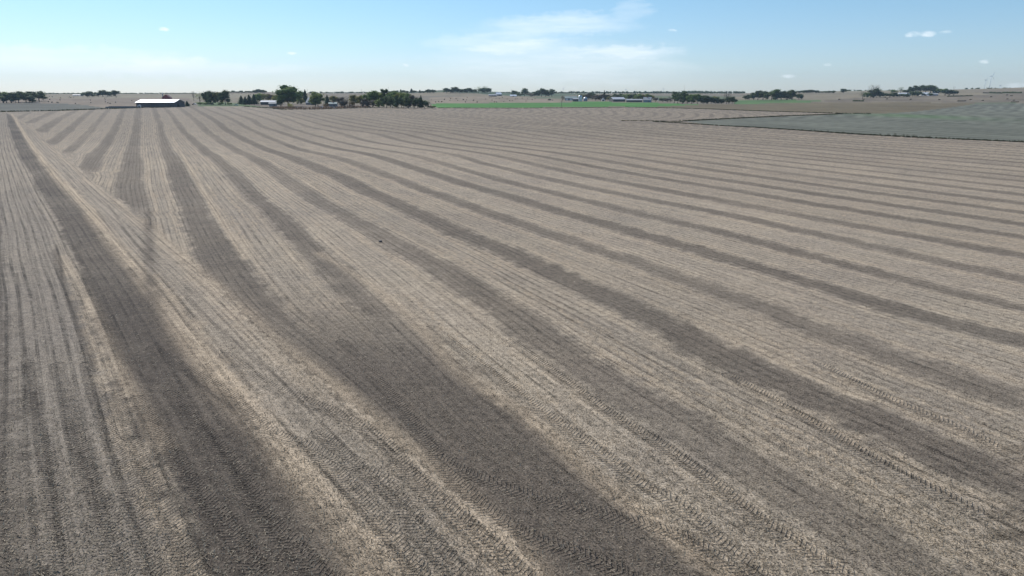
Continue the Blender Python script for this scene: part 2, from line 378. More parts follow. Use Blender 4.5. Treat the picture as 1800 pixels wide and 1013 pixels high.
streaks = [
 ([(20,200),(60,262),(88,300),(125,340),(150,364),(176,400),(207,440),(232,466),(265,510)], .7, WARM * .95, .85),
 ([(265,510),(310,575),(345,620),(385,675),(440,730),(500,800),(560,880),(620,960),(655,1010)], .75, WARM, .70),
 ([(255,385),(310,440),(400,520),(450,565),(500,610),(560,655),(620,705),(690,765),(760,820),(830,890),(900,960),(940,1010)], .60, WARM, .62),
 ([(560,445),(620,480),(680,525),(750,590),(800,650),(860,690),(950,750),(1040,840),(1110,890),(1200,960),(1260,1010)], .50, WARM, .62),
 ([(110,450),(150,520),(190,600),(215,660),(250,720),(290,790)], .45, WARM, .55),
 ([(262,372),(263,450),(264,520),(268,660)], .6, DARK, .9),
 ([(172,207),(155,235),(110,262),(90,285),(80,300)], .5, LIGHT, .3),
 ([(302,240),(318,268),(338,305),(352,330),(370,360),(395,400),(430,455)], .35, WARM, .6),
 ([(385,270),(430,290),(480,330),(520,368)], .35, WARM, .35),
 ([(275,215),(280,250),(285,295)], .5, LIGHT * 1.1, .4),
 ([(88,302),(62,325),(70,345)], .22, DARK * .8, .45),
 ([(98,430),(105,455),(112,500),(140,580),(165,650)], .13, DARK * .7, .9),
 ([(270,600),(320,650),(370,690),(410,720)], .16, DARK * .7, .8),
 ([(320,712),(333,732),(375,774),(408,815),(437,861),(479,924)], .24, DARK * .55, .95),
 ([(60,690),(75,770),(92,860),(102,960)], .13, DARK * .7, .9),
 ([(128,745),(145,810),(160,860),(172,920)], .13, DARK * .7, .9),
 ([(292,786),(330,835),(360,880),(400,924)], .13, DARK * .7, .9),
 ([(300,680),(330,720),(360,760),(385,800)], .13, DARK * .7, .9),
 ([(30,480),(42,600),(55,700),(70,830)], .11, DARK * .8, .8),
 ([(190,360),(240,430),(310,505),(400,590),(520,690)], .16, DARK * .9, .6),
 ([(170,370),(215,430),(290,520),(370,610),(440,680)], .16, DARK * .9, .6),
 ([(420,480),(500,560),(600,650),(680,720)], .2, DARK * .9, .5),
 ([(870,480),(960,530),(1080,590),(1200,650),(1330,715)], .14, DARK * .9, .5),
 ([(1000,560),(1120,620),(1240,690)], .14, DARK * .9, .5),
]
nearsel = np.where((y < 560) & (np.hypot(x, y) < 640))[0]
xs_, ys_ = x[nearsel], y[nearsel]
for pts, wd, cc, al in streaks:
    bd, tu, tv = track_coords(pts, wd * 2.5, xs_, ys_, .8)
    f = np.exp(-(bd / wd) ** 2) * al * (.45 + .55 * vn(xs_ / 3., ys_ / 3., 71))
    f[bd > 1e8] = 0
    cfield[nearsel] += (cc - cfield[nearsel]) * f[:, None]
TRACKS = [
 ([(267,611),(325,648),(396,690),(458,748),(542,786),(600,811),(671,844),(725,915),(796,1013)], .38),
 ([(520,775),(570,810),(600,840),(646,894),(704,965),(745,1030)], .38),
 ([(396,623),(458,669),(521,698),(600,732),(667,773),(725,836),(787,894),(858,952),(930,1025)], .40),
 ([(600,600),(642,644),(712,727),(767,802),(833,877),(917,936),(1017,973),(1120,1020)], .36),
 ([(767,802),(829,836),(954,877),(1058,902),(1183,936),(1260,975),(1330,1020)], .36),
 ([(760,575),(871,661),(975,740),(1058,798),(1133,856),(1200,890),(1262,952),(1340,1020)], .40),
 ([(900,600),(996,673),(1079,732),(1162,781),(1254,849),(1325,907),(1387,948),(1490,1015)], .38),
 ([(1280,660),(1380,715),(1470,768),(1560,820),(1700,890),(1840,960)], .36),
 ([(1440,640),(1560,700),(1680,750),(1800,810)], .36),
 ([(300,690),(333,732),(375,774),(408,815),(437,861),(479,924),(521,965),(580,1030)], .36),
 ([(200,690),(233,778),(267,857),(304,932),(345,1025)], .40),
 ([(240,700),(292,786),(342,857),(400,924),(460,1025)], .36),
 ([(50,640),(62,723),(83,807),(100,915),(110,1025)], .30),
 ([(100,640),(129,752),(150,832),(187,902),(215,1025)], .36),
 ([(95,440),(112,500),(145,590),(165,650)], .28),
 ([(130,430),(165,520),(205,600),(225,640)], .28),
 ([(150,640),(180,730),(210,810),(240,900),(270,1025)], .34),
 ([(560,760),(640,830),(700,880),(760,950),(820,1025)], .36),
]
tns = np.where((y < 92) & (y > 10) & (np.abs(x) < 85))[0]
xt, yt = x[tns], y[tns]
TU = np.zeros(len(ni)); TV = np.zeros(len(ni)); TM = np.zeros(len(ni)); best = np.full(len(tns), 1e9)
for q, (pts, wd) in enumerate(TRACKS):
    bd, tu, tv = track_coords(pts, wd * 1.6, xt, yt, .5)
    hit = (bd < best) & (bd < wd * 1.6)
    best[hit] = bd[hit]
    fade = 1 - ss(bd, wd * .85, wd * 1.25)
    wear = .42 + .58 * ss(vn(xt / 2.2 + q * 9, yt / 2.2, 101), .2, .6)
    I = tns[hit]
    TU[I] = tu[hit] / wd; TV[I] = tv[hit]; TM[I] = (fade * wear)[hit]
cfield += (DARK * 1.25 - cfield) * (TM * .24)[:, None]  # pressed tracks darker: bare soil, plus rut shade put into the colour
# row coordinate in metres
row_m = np.where(head, hm, (U - NE1) * 9.0)
row_s = np.where(head, np.where(hm < -1, .95, .85), np.where(U < NE1 + 3, .75, .6)) * (1 - .3 * dark_all)

# -- everything beyond the field
CO = np.zeros((N, 3)); REG = np.zeros(N, np.int8)
ca, sa = math.cos(.35), math.sin(.35)
gx = VX * ca - VY * sa; gy = VX * sa + VY * ca
ci = np.floor(gx / 430 + .25 * vn(gx / 300, gy / 300, 2)); cj = np.floor(gy / 270)
hsh = hash2(ci, cj, 88)
pal = np.array([[.30, .235, .18], [.25, .20, .165], [.28, .22, .17], [.17, .18, .12], [.23, .19, .15], [.32, .26, .20], [.12, .15, .10], [.27, .21, .17]])
CO[:] = pal[(hsh * 7.99).astype(int)] * np.array([.74, .80, .72])
f1 = fbm(VX / 90, VY / 90, 44, 4); f2 = fbm(VX / 16, VY / 60, 45, 3)
def put(P, c, v1=.25, v2=.2, rid=2):
    k = inside(VX, VY, P)
    CO[k] = np.array(c) * (1 + v1 * (f1[k] - .5) * 2 + v2 * (f2[k] - .5) * 2)[:, None]; REG[k] = rid
put(P_hillR, (.175, .145, .105), .3, .2, 2)
put(P_far1, (.235, .19, .135), .2, .25, 2)
put(P_lefttan, (.205, .162, .118), .25, .2, 2)
put(P_leftgrey, (.100, .098, .078), .35, .2, 2)
put(P_olive, (.150, .122, .075), .2, .15, 2)
put(P_hay, (.138, .140, .108), .18, .16, 3)
put(world_pts([(1475,161),(1560,160.2),(1640,159.6),(1740,157.2),(1740,158.4),(1640,162.5),(1560,163.6),(1480,163.6)]), (.065, .095, .045), .2, .2, 2)
put(world_pts([(742,161.2),(800,159.4),(860,162),(900,164.6),(860,164.2),(800,161.2)]), (.075, .10, .055), .2, .2, 2)
put(P_green, (.075, .185, .045), .12, .1, 4)
put(P_lawn1, (.10, .14, .06), .3, .3, 5)
put(P_yard, (.15, .12, .09), .35, .3, 5)
put(P_past, (.095, .16, .06), .2, .2, 5)
# hay field: mowing lines parallel to its lower edge, a green patch
k = REG == 3
dline = VX * .88 + VY * .475
CO[k] *= (1 + .26 * np.sin(dline[k] / 1.9 + 2.5 * vn(VX[k] / 30, VY[k] / 30, 6)) * ss(vn(VX[k] / 20, VY[k] / 20, 16), .2, .8) +   .30 * (vn(dline[k] / 3.1, VY[k] / 60, 15) - .5))[:, None]
gp = at(1602, 204); q = np.exp(-((VX - gp[0]) / 26) ** 2 - ((VY - gp[1]) / 60) ** 2)
CO[k] += (np.array([.09, .17, .06]) - CO[k]) * (q[k] * .55)[:, None]
mainm = inside(VX, VY, P_main) | (np.hypot(VX, VY) < 9)
inn = np.zeros(N, bool); inn[ni] = True
mm = mainm[ni]
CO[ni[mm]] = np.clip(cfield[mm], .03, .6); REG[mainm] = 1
k = mainm & ~inn; CO[k] = LIGHT * .85
aU = np.zeros(N, np.float32); aS = np.zeros(N, np.float32); aTU = np.zeros(N, np.float32); aTV = np.zeros(N, np.float32); aTM = np.zeros(N, np.float32)
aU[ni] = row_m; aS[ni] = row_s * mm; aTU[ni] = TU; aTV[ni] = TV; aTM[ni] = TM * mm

# ---------------------------------------------------------------- ground materials
def mat(name):
    m_ = bpy.data.materials.new(name); m_.use_nodes = True
    nt = m_.node_tree; b = nt.nodes['Principled BSDF']
    return m_, NB(nt), b
def attr(nb, name, out='Fac'):
    a = nb.n('ShaderNodeAttribute', attribute_name=name); return a.outputs[out]
def soil_material(name, tracks=True, grain=1.0):
    m_, nb, b = mat(name)
    tc_ = nb.n('ShaderNodeTexCoord').outputs['Object']
    base = attr(nb, 'albedo', 'Color')
    sp = nb.n('ShaderNodeSeparateXYZ'); nb.link(tc_, sp.inputs[0])
    n1 = nb.noise(tc_, 13.0, 3.0, .8)        # straw and clods, 10 cm
    n2 = nb.noise(tc_, 2.6, 4.0, .65)        # 40 cm
    n3 = nb.noise(tc_, 0.55, 4.0, .6)        # 2 m
    fac = nb.m('ADD', nb.m('MULTIPLY', nb.m('SUBTRACT', n1, .5), 4.6 * grain), nb.m('ADD', nb.m('MULTIPLY', nb.m('SUBTRACT', n2, .5), 1.7 * grain), nb.m('MULTIPLY', nb.m('SUBTRACT', n3, .5), .5)))
    fac = nb.m('ADD', fac, 1.0)
    h = nb.m('ADD', nb.m('MULTIPLY', n1, .036), nb.m('MULTIPLY', n2, .05))
    if tracks:
        um = attr(nb, 'row_m'); rs = attr(nb, 'row_s'); tu = attr(nb, 'track_u'); tv = attr(nb, 'track_v'); tm = attr(nb, 'track_m')
        rn = nb.noise(nb.comb(nb.m('MULTIPLY', um, 3.6), nb.m('MULTIPLY', sp.outputs[1], .05)), 1.0, 3.0, .7)
        rr = nb.m('SINE', nb.m('MULTIPLY', um, 2 * math.pi / .76))
        rowf = nb.m('ADD', nb.m('MULTIPLY', nb.m('SUBTRACT', nb.smooth(rn, .30, .62), .62), .62), nb.m('MULTIPLY', nb.smooth(rr, .35, .95), -.42))
        brk = nb.noise(nb.comb(nb.m('MULTIPLY', um, 1.1), nb.m('MULTIPLY', sp.outputs[1], .45)), 1.0, 2.0)
        rowf = nb.m('MULTIPLY', nb.m('MULTIPLY', rowf, rs), nb.lin(brk, .3, .7, .25, 1.25))
        fac = nb.m('ADD', fac, rowf)
        # tyre lugs: chevrons pressed into the soil
        jit = nb.m('MULTIPLY', nb.m('SUBTRACT', n2, .5), .16)
        ph = nb.m('ADD', nb.m('ADD', tv, nb.m('MULTIPLY', nb.m('ABSOLUTE', tu), .22)), jit)
        lug = nb.m('SINE', nb.m('MULTIPLY', ph, 2 * math.pi / .20))
        lug = nb.m('MULTIPLY', nb.smooth(lug, -.35, .7, -1.0, 1.0), tm)
        h = nb.m('ADD', h, nb.m('MULTIPLY', lug, .050))
        h = nb.m('ADD', h, nb.m('MULTIPLY', nb.m('MULTIPLY', rowf, -.03), 1.0))
        fac = nb.m('ADD', fac, nb.m('MULTIPLY', lug, .13))  # grooves between lugs get their shade in the colour too
    fac = nb.m('MAXIMUM', fac, .15)
    c = nb.mix(1.0, base, nb.comb(fac, fac, fac), 'MULTIPLY')
    # scattered pale stalk ends
    vo = nb.n('ShaderNodeTexVoronoi'); nb.link(tc_, vo.inputs['Vector']); vo.inputs['Scale'].default_value = 6.0
    fleck = nb.smooth(vo.outputs['Distance'], .20, .06)
    fleck = nb.m('MULTIPLY', fleck, nb.smooth(n2, .42, .62))
    c = nb.mix(nb.m('MULTIPLY', fleck, .55), c, (.52, .45, .35, 1))
    # slight hue drift
    hn = nb.noise(tc_, .08, 3.0)
    c = nb.mix(nb.lin(hn, .3, .7, 0, .14), c, nb.mix(1.0, c, (1.10, .97, .93, 1), 'MULTIPLY'))
    nb.link(c, b.inputs['Base Color']); b.inputs['Roughness'].default_value = .95
    b.inputs['Specular IOR Level'].default_value = .15
    bp = nb.n('ShaderNodeBump'); nb.link(h, bp.inputs['Height']); bp.inputs['Strength'].default_value = .9; bp.inputs['Distance'].default_value = 1.0
    nb.link(bp.outputs[0], b.inputs['Normal'])
    return m_
M_soil = soil_material('harvested soil and straw', True)
def field_material(name, sc_=1.0):
    m_, nb, b = mat(name)
    tc_ = nb.n('ShaderNodeTexCoord').outputs['Object']
    base = attr(nb, 'albedo', 'Color')
    n1 = nb.noise(tc_, .35 * sc_, 6.0, .7); n2 = nb.noise(tc_, .03, 5.0, .6)
    fac = nb.m('ADD', 1.0, nb.m('ADD', nb.m('MULTIPLY', nb.m('SUBTRACT', n1, .5), .9), nb.m('MULTIPLY', nb.m('SUBTRACT', n2, .5), .7)))
    nb.link(nb.mix(1.0, base, nb.comb(fac, fac, fac), 'MULTIPLY'), b.inputs['Base Color'])
    b.inputs['Roughness'].default_value = .95; b.inputs['Specular IOR Level'].default_value = .1
    return m_
M_field = field_material('distant stubble')
M_grassf = field_material('short grass', 2.0)

# ---------------------------------------------------------------- ground meshes, cut from one sheet
co = np.stack([VX, VY, VZ], 1).astype(np.float32)
idx = np.arange(N).reshape(NR, NA)
a = idx[:-1, :]; b_ = np.roll(idx, -1, axis=1)[:-1, :]; c_ = np.roll(idx, -1, axis=1)[1:, :]; d_ = idx[1:, :]
quads = np.stack([a, d_, c_, b_], -1).reshape(-1, 4)
quads = quads[:, ::-1]
freg = REG[quads[:, 0]]
def tag(o, label=None, cat=None, group=None, kind=None):
    if label: o['label'] = label
    if cat: o['category'] = cat
    if group: o['group'] = group
    if kind: o['kind'] = kind
    return o
def make_mesh(name, co_, quads_, mat_, attrs):
    used, inv = np.unique(quads_, return_inverse=True)
    q = inv.reshape(-1, 4)
    me = bpy.data.meshes.new(name)
    me.vertices.add(len(used)); me.vertices.foreach_set('co', co_[used].ravel())
    me.loops.add(q.size); me.loops.foreach_set('vertex_index', q.ravel().astype(np.int32))
    me.polygons.add(len(q)); me.polygons.foreach_set('loop_start', np.arange(0, q.size, 4, dtype=np.int32))
    me.polygons.foreach_set('use_smooth', np.ones(len(q), bool))
    me.update(calc_edges=True)
    ca_ = me.attributes.new('albedo', 'FLOAT_COLOR', 'POINT')
    c4 = np.ones((len(used), 4), np.float32); c4[:, :3] = CO[used]; ca_.data.foreach_set('color', c4.ravel())
    for nm, arr in attrs.items():
        at_ = me.attributes.new(nm, 'FLOAT', 'POINT'); at_.data.foreach_set('value', arr[used].astype(np.float32))
    me.materials.append(mat_)
    o = bpy.data.objects.new(name, me); col.objects.link(o)
    return o
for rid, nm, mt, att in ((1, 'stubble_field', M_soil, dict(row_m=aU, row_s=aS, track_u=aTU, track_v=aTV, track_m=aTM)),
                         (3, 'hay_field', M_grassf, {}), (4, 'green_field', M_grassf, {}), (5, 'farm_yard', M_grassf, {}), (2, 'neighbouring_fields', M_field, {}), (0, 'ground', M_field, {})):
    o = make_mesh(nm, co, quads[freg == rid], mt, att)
    tag(o, kind='structure')

# ---------------------------------------------------------------- materials for things
def solid(name, c, rough=.7, spec=.3, var=.25, scale=3.0, metal=0.0):
    m_, nb, b = mat(name)
    tc_ = nb.n('ShaderNodeTexCoord').outputs['Object']
    n1 = nb.noise(tc_, scale, 5.0, .6)
    f = nb.lin(n1, .25, .75, 1 - var, 1 + var)
    nb.link(nb.mix(1.0, (c[0], c[1], c[2], 1), nb.comb(f, f, f), 'MULTIPLY'), b.inputs['Base Color'])
    b.inputs['Roughness'].default_value = rough; b.inputs['Specular IOR Level'].default_value = spec; b.inputs['Metallic'].default_value = metal
    return m_
def leafmat(name, c):
    m_, nb, b = mat(name)
    tc_ = nb.n('ShaderNodeTexCoord').outputs['Object']
    oi = nb.n('ShaderNodeObjectInfo')
    n1 = nb.noise(tc_, 9.0, 3.0, .6)
    f = nb.m('MULTIPLY', nb.lin(n1, .3, .7, .55, 1.5), nb.lin(oi.outputs['Random'], 0, 1, .75, 1.25))
    c1 = nb.mix(1.0, (c[0], c[1], c[2], 1), nb.comb(f, f, f), 'MULTIPLY')
    c1 = nb.mix(nb.lin(oi.outputs['Random'], 0, 1, 0, .25), c1, (c[1] * .9, c[1] * .8, c[2] * .6, 1))
    nb.link(c1, b.inputs['Base Color']); b.inputs['Roughness'].default_value = .7; b.inputs['Specular IOR Level'].default_value = .15
    tr = nb.n('ShaderNodeBsdfTranslucent'); nb.link(c1, tr.inputs[0])
    mx = nb.n('ShaderNodeMixShader'); mx.inputs[0].default_value = .5
    nb.link(b.outputs[0], mx.inputs[1]); nb.link(tr.outputs[0], mx.inputs[2])
    nb.link(mx.outputs[0], nb.nt.nodes['Material Output'].inputs[0])
    return m_
LEAF = dict(dark=leafmat('dark foliage', (.085, .125, .050)), green=leafmat('green foliage', (.15, .22, .068)), yellow=leafmat('yellowing foliage', (.25, .235, .07)),
            brown=leafmat('bare brown twigs', (.15, .13, .10)), needle=leafmat('conifer needles', (.052, .090, .048)), lime=leafmat('light green foliage', (.22, .27, .08)), rust=leafmat('rust foliage', (.13, .085, .04)))
M_bark = solid('bark', (.10, .08, .065), .9, .1)
M_white = solid('white sheet metal roof', (.88, .88, .87), .35, .5, .04, .4, .35)
M_paleroof = solid('pale metal roof', (.50, .51, .52), .5, .4, .08)
M_palewall = solid('white painted siding', (.72, .72, .70), .6, .3, .08)
M_greywall = solid('weathered grey siding', (.22, .225, .23), .7, .3, .12)
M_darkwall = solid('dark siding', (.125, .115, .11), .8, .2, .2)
M_red = solid('red barn paint', (.26, .045, .035), .7, .3, .2)
M_redroof = solid('dark red roof', (.15, .045, .04), .7, .3, .2)
M_shingle = solid('grey shingles', (.34, .35, .36), .7, .3, .2)
M_greenroof = solid('pale green roof', (.26, .31, .28), .5, .4, .1)
M_blue = solid('blue grey siding', (.20, .25, .34), .6, .3, .1)
M_steel = solid('galvanised steel', (.55, .57, .58), .35, .5, .08, 2., .6)
M_glass = solid('window glass', (.03, .04, .05), .15, .6, .05)
M_rubber = solid('black rubber', (.02, .02, .02), .8, .2)
M_wood = solid('weathered wood', (.20, .16, .12), .9, .1)
M_concrete = solid('concrete', (.42, .41, .39), .9, .1, .12)
M_straw = solid('baled stalks', (.22, .18, .13), .95, .05, .3, 4.)
M_blackplastic = solid('black silage plastic', (.03, .032, .035), .95, .05, .2)
M_turbine = solid('hazed turbine paint', (.60, .66, .72), .5, .3, .03)  # sky-like tint puts the distance haze into the turbine colour
M_silver = solid('silver car paint', (.45, .46, .48), .3, .5, .03)
M_whitecar = solid('white car paint', (.78, .78, .78), .3, .5, .03)
M_brush = leafmat('tall dry grass', (.13, .12, .06))
M_darkgrass = leafmat('rank dark grass', (.060, .065, .035))

# ---------------------------------------------------------------- mesh builder
class MB:
    def __init__(s): s.v = []; s.f = []
    def quad(s, *p):
        n = len(s.v); s.v.extend(p); s.f.append(tuple(range(n, n + len(p))))
    def box(s, x0, x1, y0, y1, z0, z1):
        n = len(s.v)
        s.v += [(x0, y0, z0), (x1, y0, z0), (x1, y1, z0), (x0, y1, z0), (x0, y0, z1), (x1, y0, z1), (x1, y1, z1), (x0, y1, z1)]
        s.f += [(n, n + 3, n + 2, n + 1), (n + 4, n + 5, n + 6, n + 7), (n, n + 1, n + 5, n + 4), (n + 1, n + 2, n + 6, n + 5), (n + 2, n + 3, n + 7, n + 6), (n + 3, n, n + 4, n + 7)]
    def tube(s, p0, p1, r0, r1, k=7, cap=True):
        p0 = Vector(p0); p1 = Vector(p1); d = (p1 - p0).normalized()
        u = d.orthogonal().normalized(); v = d.cross(u); n = len(s.v)
        for p, r_ in ((p0, r0), (p1, r1)):
            for i in range(k):
                a_ = 2 * math.pi * i / k; s.v.append(tuple(p + u * math.cos(a_) * r_ + v * math.sin(a_) * r_))
        for i in range(k): s.f.append((n + i, n + (i + 1) % k, n + k + (i + 1) % k, n + k + i))
        if cap: s.f.append(tuple(range(n + k - 1, n - 1, -1))); s.f.append(tuple(range(n + k, n + 2 * k)))
    def lathe(s, prof, k=16, c=(0, 0, 0)):
        n = len(s.v)
        for (r_, z) in prof:
            for i in range(k):
                a_ = 2 * math.pi * i / k; s.v.append((c[0] + r_ * math.cos(a_), c[1] + r_ * math.sin(a_), c[2] + z))
        for j in range(len(prof) - 1):
            for i in range(k): s.f.append((n + j * k + i, n + j * k + (i + 1) % k, n + (j + 1) * k + (i + 1) % k, n + (j + 1) * k + i))
        s.f.append(tuple(range(n + k - 1, n - 1, -1))); m0_ = n + (len(prof) - 1) * k; s.f.append(tuple(range(m0_, m0_ + k)))
    def prism(s, pts, y0, y1):
        """outline in x,z swept along y"""
        n = len(s.v); k = len(pts)
        for yy in (y0, y1): s.v += [(p[0], yy, p[1]) for p in pts]
        s.f.append(tuple(range(n, n + k))); s.f.append(tuple(range(n + 2 * k - 1, n + k - 1, -1)))
        for i in range(k): s.f.append((n + i, n + k + i, n + k + (i + 1) % k, n + (i + 1) % k))
    def mesh(s, name, m_, smooth=False):
        me = bpy.data.meshes.new(name); me.from_pydata(s.v, [], s.f)
        if smooth: me.polygons.foreach_set('use_smooth', [True] * len(me.polygons))
        me.materials.append(m_); me.update(); return me
    def build(s, name, m_, parent=None, smooth=False):
        o = bpy.data.objects.new(name, s.mesh(name, m_, smooth)); col.objects.link(o)
        if parent: o.parent = parent
        return o
def empty(name, loc, rz=0.0, sc_=1.0):
    o = bpy.data.objects.new(name, None); col.objects.link(o); o.location = loc; o.rotation_euler = (0, 0, rz); o.scale = (sc_, sc_, sc_)
    o.empty_display_size = .5
    return o
def ground_at(px, py):
    p = at(px, py); return Vector((p[0], p[1], float(terrain(p[0], p[1]))))
def mpp(p): return math.hypot(p.x, p.y) * .945 / FPX * (p.y / math.hypot(p.x, p.y))   # metres per photo pixel at p

# ---------------------------------------------------------------- trees
def leafquad(mb, p, s_, rnd):
    u = Vector((rnd.gauss(0, 1), rnd.gauss(0, 1), rnd.gauss(0, .7))).normalized(); v = u.orthogonal().normalized()
    v = (Matrix.Rotation(rnd.uniform(0, 6.28), 3, u) @ v); w_ = u.cross(v)
    a_ = s_ * rnd.uniform(.7, 1.3); b2 = s_ * rnd.uniform(.5, 1.0)
    p = Vector(p)
    mb.quad(tuple(p - v * a_), tuple(p - w_ * b2 + v * a_ * .2), tuple(p + v * a_), tuple(p + w_ * b2))
def crown_core(mb, c, rx, rz, rnd, seed):
    """lumpy inner mass of a leaf clump"""
    n = len(mb.v); K, L = 9, 6
    for j in range(L + 1):
        th = math.pi * j / L
        for i in range(K):
            ph = 2 * math.pi * i / K
            d = Vector((math.sin(th) * math.cos(ph), math.sin(th) * math.sin(ph), math.cos(th)))
            k_ = 1 + .35 * mnoise.noise(d * 2.3 + Vector((seed, 0, 0)))
            mb.v.append((c[0] + d.x * rx * k_, c[1] + d.y * rx * k_, c[2] + d.z * rz * k_))
    for j in range(L):
        for i in range(K): mb.f.append((n + j * K + i, n + (j + 1) * K + i, n + (j + 1) * K + (i + 1) % K, n + j * K + (i + 1) % K))
def broad_tree(seed, spread=.42, low=.22, nleaf=1000, nclump=9, core=.62, leaf=.026):
    rnd = random.Random(seed)
    tr = MB(); cr = MB()
    tr.tube((0, 0, 0), (rnd.uniform(-.01, .01), 0, low + .12), .026, .018, 7)
    clumps = []
    for i in range(nclump):
        a_ = 2 * math.pi * i / nclump * 2.4 + rnd.uniform(-.4, .4); z = low + (1 - low) * (.22 + .62 * (i / (nclump - 1)) ** .9) + rnd.uniform(-.04, .04)
        rr = spread * rnd.uniform(.35, .68) * (1 - .55 * max(0, (z - .62)) / .38)
        c = (rr * math.cos(a_), rr * math.sin(a_), z); sz = spread * rnd.uniform(.34, .52)
        clumps.append((c, sz)); base = (0, 0, low + .02 + (z - low) * .35)
        tr.tube(base, c, .012, .004, 5, False)
    clumps.append(((0, 0, .52 + low * .5), spread * .55))
    for q, (c, sz) in enumerate(clumps):
        if core: crown_core(cr, c, sz * core, sz * core * .85, rnd, seed * 3.1 + q)
        for k in range(nleaf // len(clumps)):
            d = Vector((rnd.gauss(0, 1), rnd.gauss(0, 1), rnd.gauss(0, 1))).normalized() * sz * (rnd.uniform(.5, 1.12))
            z_ = c[2] + d.z * .85
            if z_ < .05: continue
            leafquad(cr, (c[0] + d.x, c[1] + d.y, min(z_, 1.0)), leaf, rnd)
    return tr, cr
def conifer(seed, wid=.22, nleaf=900):
    rnd = random.Random(seed); tr = MB(); cr = MB()
    tr.tube((0, 0, 0), (0, 0, .95), .022, .004, 6)
    n = len(cr.v)
    prof = [(wid * .55, .08)] + [(wid * (.62 * (1 - t)) * (1 + .2 * (i % 2)), .1 + .86 * t) for i, t in enumerate(np.linspace(0, .96, 9))]
    cr.lathe(prof, 9)
    for k in range(nleaf):
        t = rnd.random() ** 1.4; z = .06 + .93 * t; r_ = wid * (1 - t) ** .85 * rnd.uniform(.55, 1.1) * (1 + .15 * math.sin(z * 60)); a_ = rnd.uniform(0, 6.283)
        leafquad(cr, (r_ * math.cos(a_), r_ * math.sin(a_), z), .026, rnd)
    return tr, cr
def bush(seed, nleaf=500, core=.6):
    rnd = random.Random(seed); tr = MB(); cr = MB()
    for i in range(4):
        a_ = i * 1.7; tr.tube((0, 0, 0), (.25 * math.cos(a_), .25 * math.sin(a_), .5), .02, .008, 5)
    for q in range(6):
        a_ = q * 1.25; c = (.33 * math.cos(a_) * rnd.uniform(.5, 1.2), .33 * math.sin(a_) * rnd.uniform(.5, 1.2), rnd.uniform(.36, .66)); sz = rnd.uniform(.26, .38)
        if core: crown_core(cr, c, sz * core * 1.1, sz * core, rnd, seed + q)
        for k in range(nleaf // 6):
            d = Vector((rnd.gauss(0, 1), rnd.gauss(0, 1), rnd.gauss(0, 1))).normalized() * sz * rnd.uniform(.5, 1.1)
            leafquad(cr, (c[0] + d.x, c[1] + d.y, max(.02, c[2] + d.z)), .04, rnd)
    return tr, cr
SHAPES = {}
def reg(name, tc2):
    v = np.array(tc2[1].v); zt = np.percentile(v[:, 2], 99.3); wr_ = np.percentile(np.abs(v[:, :2]), 97.5)
    for m_q in tc2: m_q.v = [(a_[0] * .5 / wr_, a_[1] * .5 / wr_, a_[2] / zt) for a_ in m_q.v]
    SHAPES[name] = (tc2[0].mesh('trunk', M_bark, True), tc2[1])
for i in range(5): reg('broad%d' % i, broad_tree(10 + i, .40 + .03 * (i % 3), .14 + .03 * i))
reg('low0', broad_tree(31, .52, .05, 1100, 10)); reg('low1', broad_tree(32, .58, .04, 1100, 11)); reg('low2', broad_tree(33, .46, .06, 1100, 9))
reg('tall0', broad_tree(41, .22, .08, 900, 9)); reg('tall1', broad_tree(42, .28, .10, 900, 9))
reg('thin0', broad_tree(51, .40, .2, 420, 10, 0, .018)); reg('thin1', broad_tree(52, .36, .18, 360, 9, 0, .018))
reg('big0', broad_tree(61, .47, .08, 2600, 16, .66, .018))
reg('con0', conifer(71, .26)); reg('con1', conifer(72, .20)); reg('con2', conifer(73, .32))
reg('bush0', bush(81)); reg('bush1', bush(82)); reg('bushthin', bush(83, 420, 0))
CM = {}
def crown_mesh(shape, leaf):
    if (shape, leaf) not in CM: CM[(shape, leaf)] = SHAPES[shape][1].mesh('crown', LEAF[leaf])
    return CM[(shape, leaf)]
TR = random.Random(7)
def tree(px, base, top, shape, leaf, label, group=None, wid=None, name=None, cat='tree', back=0.0):
    """a tree standing at photo column px with foot row base and crown top row top; wid = crown width in photo pixels"""
    p = ground_at(px, base)
    if back: q = p.normalized(); p = Vector((p.x * (1 + back), p.y * (1 + back), 0)); p.z = float(terrain(p.x, p.y))
    s_ = (base - top) * mpp(p) if not back else (base - top) * mpp(p)
    fam = {'br': .84, 'lo': 1.08, 'ta': .52, 'th': .76, 'bi': .98, 'co': .36, 'bu': 1.2}[shape[:2]]
    if shape == 'con2': fam = .46
    kx = fam if wid is None else 1.1 * wid * mpp(p) / s_
    if name is None: name = {'co': 'conifer', 'bu': 'bush'}.get(shape[:2], 'broadleaf_tree')
    o = empty(name, p, TR.uniform(0, 6.28)); o.scale = (s_ * kx, s_ * kx, s_)
    t = bpy.data.objects.new('stem' if shape[:2] == 'bu' else 'trunk', SHAPES[shape][0]); col.objects.link(t); t.parent = o
    c = bpy.data.objects.new('crown', crown_mesh(shape, leaf)); col.objects.link(c); c.parent = o
    tag(o, label, cat if shape[:2] != 'bu' else 'bush', group)
    return o
def clump(items, label, group):
    """items: (px, base, top, shape, leaf, width)"""
    for it in items: tree(it[0], it[1], it[2], it[3], it[4], label, group, it[5] * 1.12)

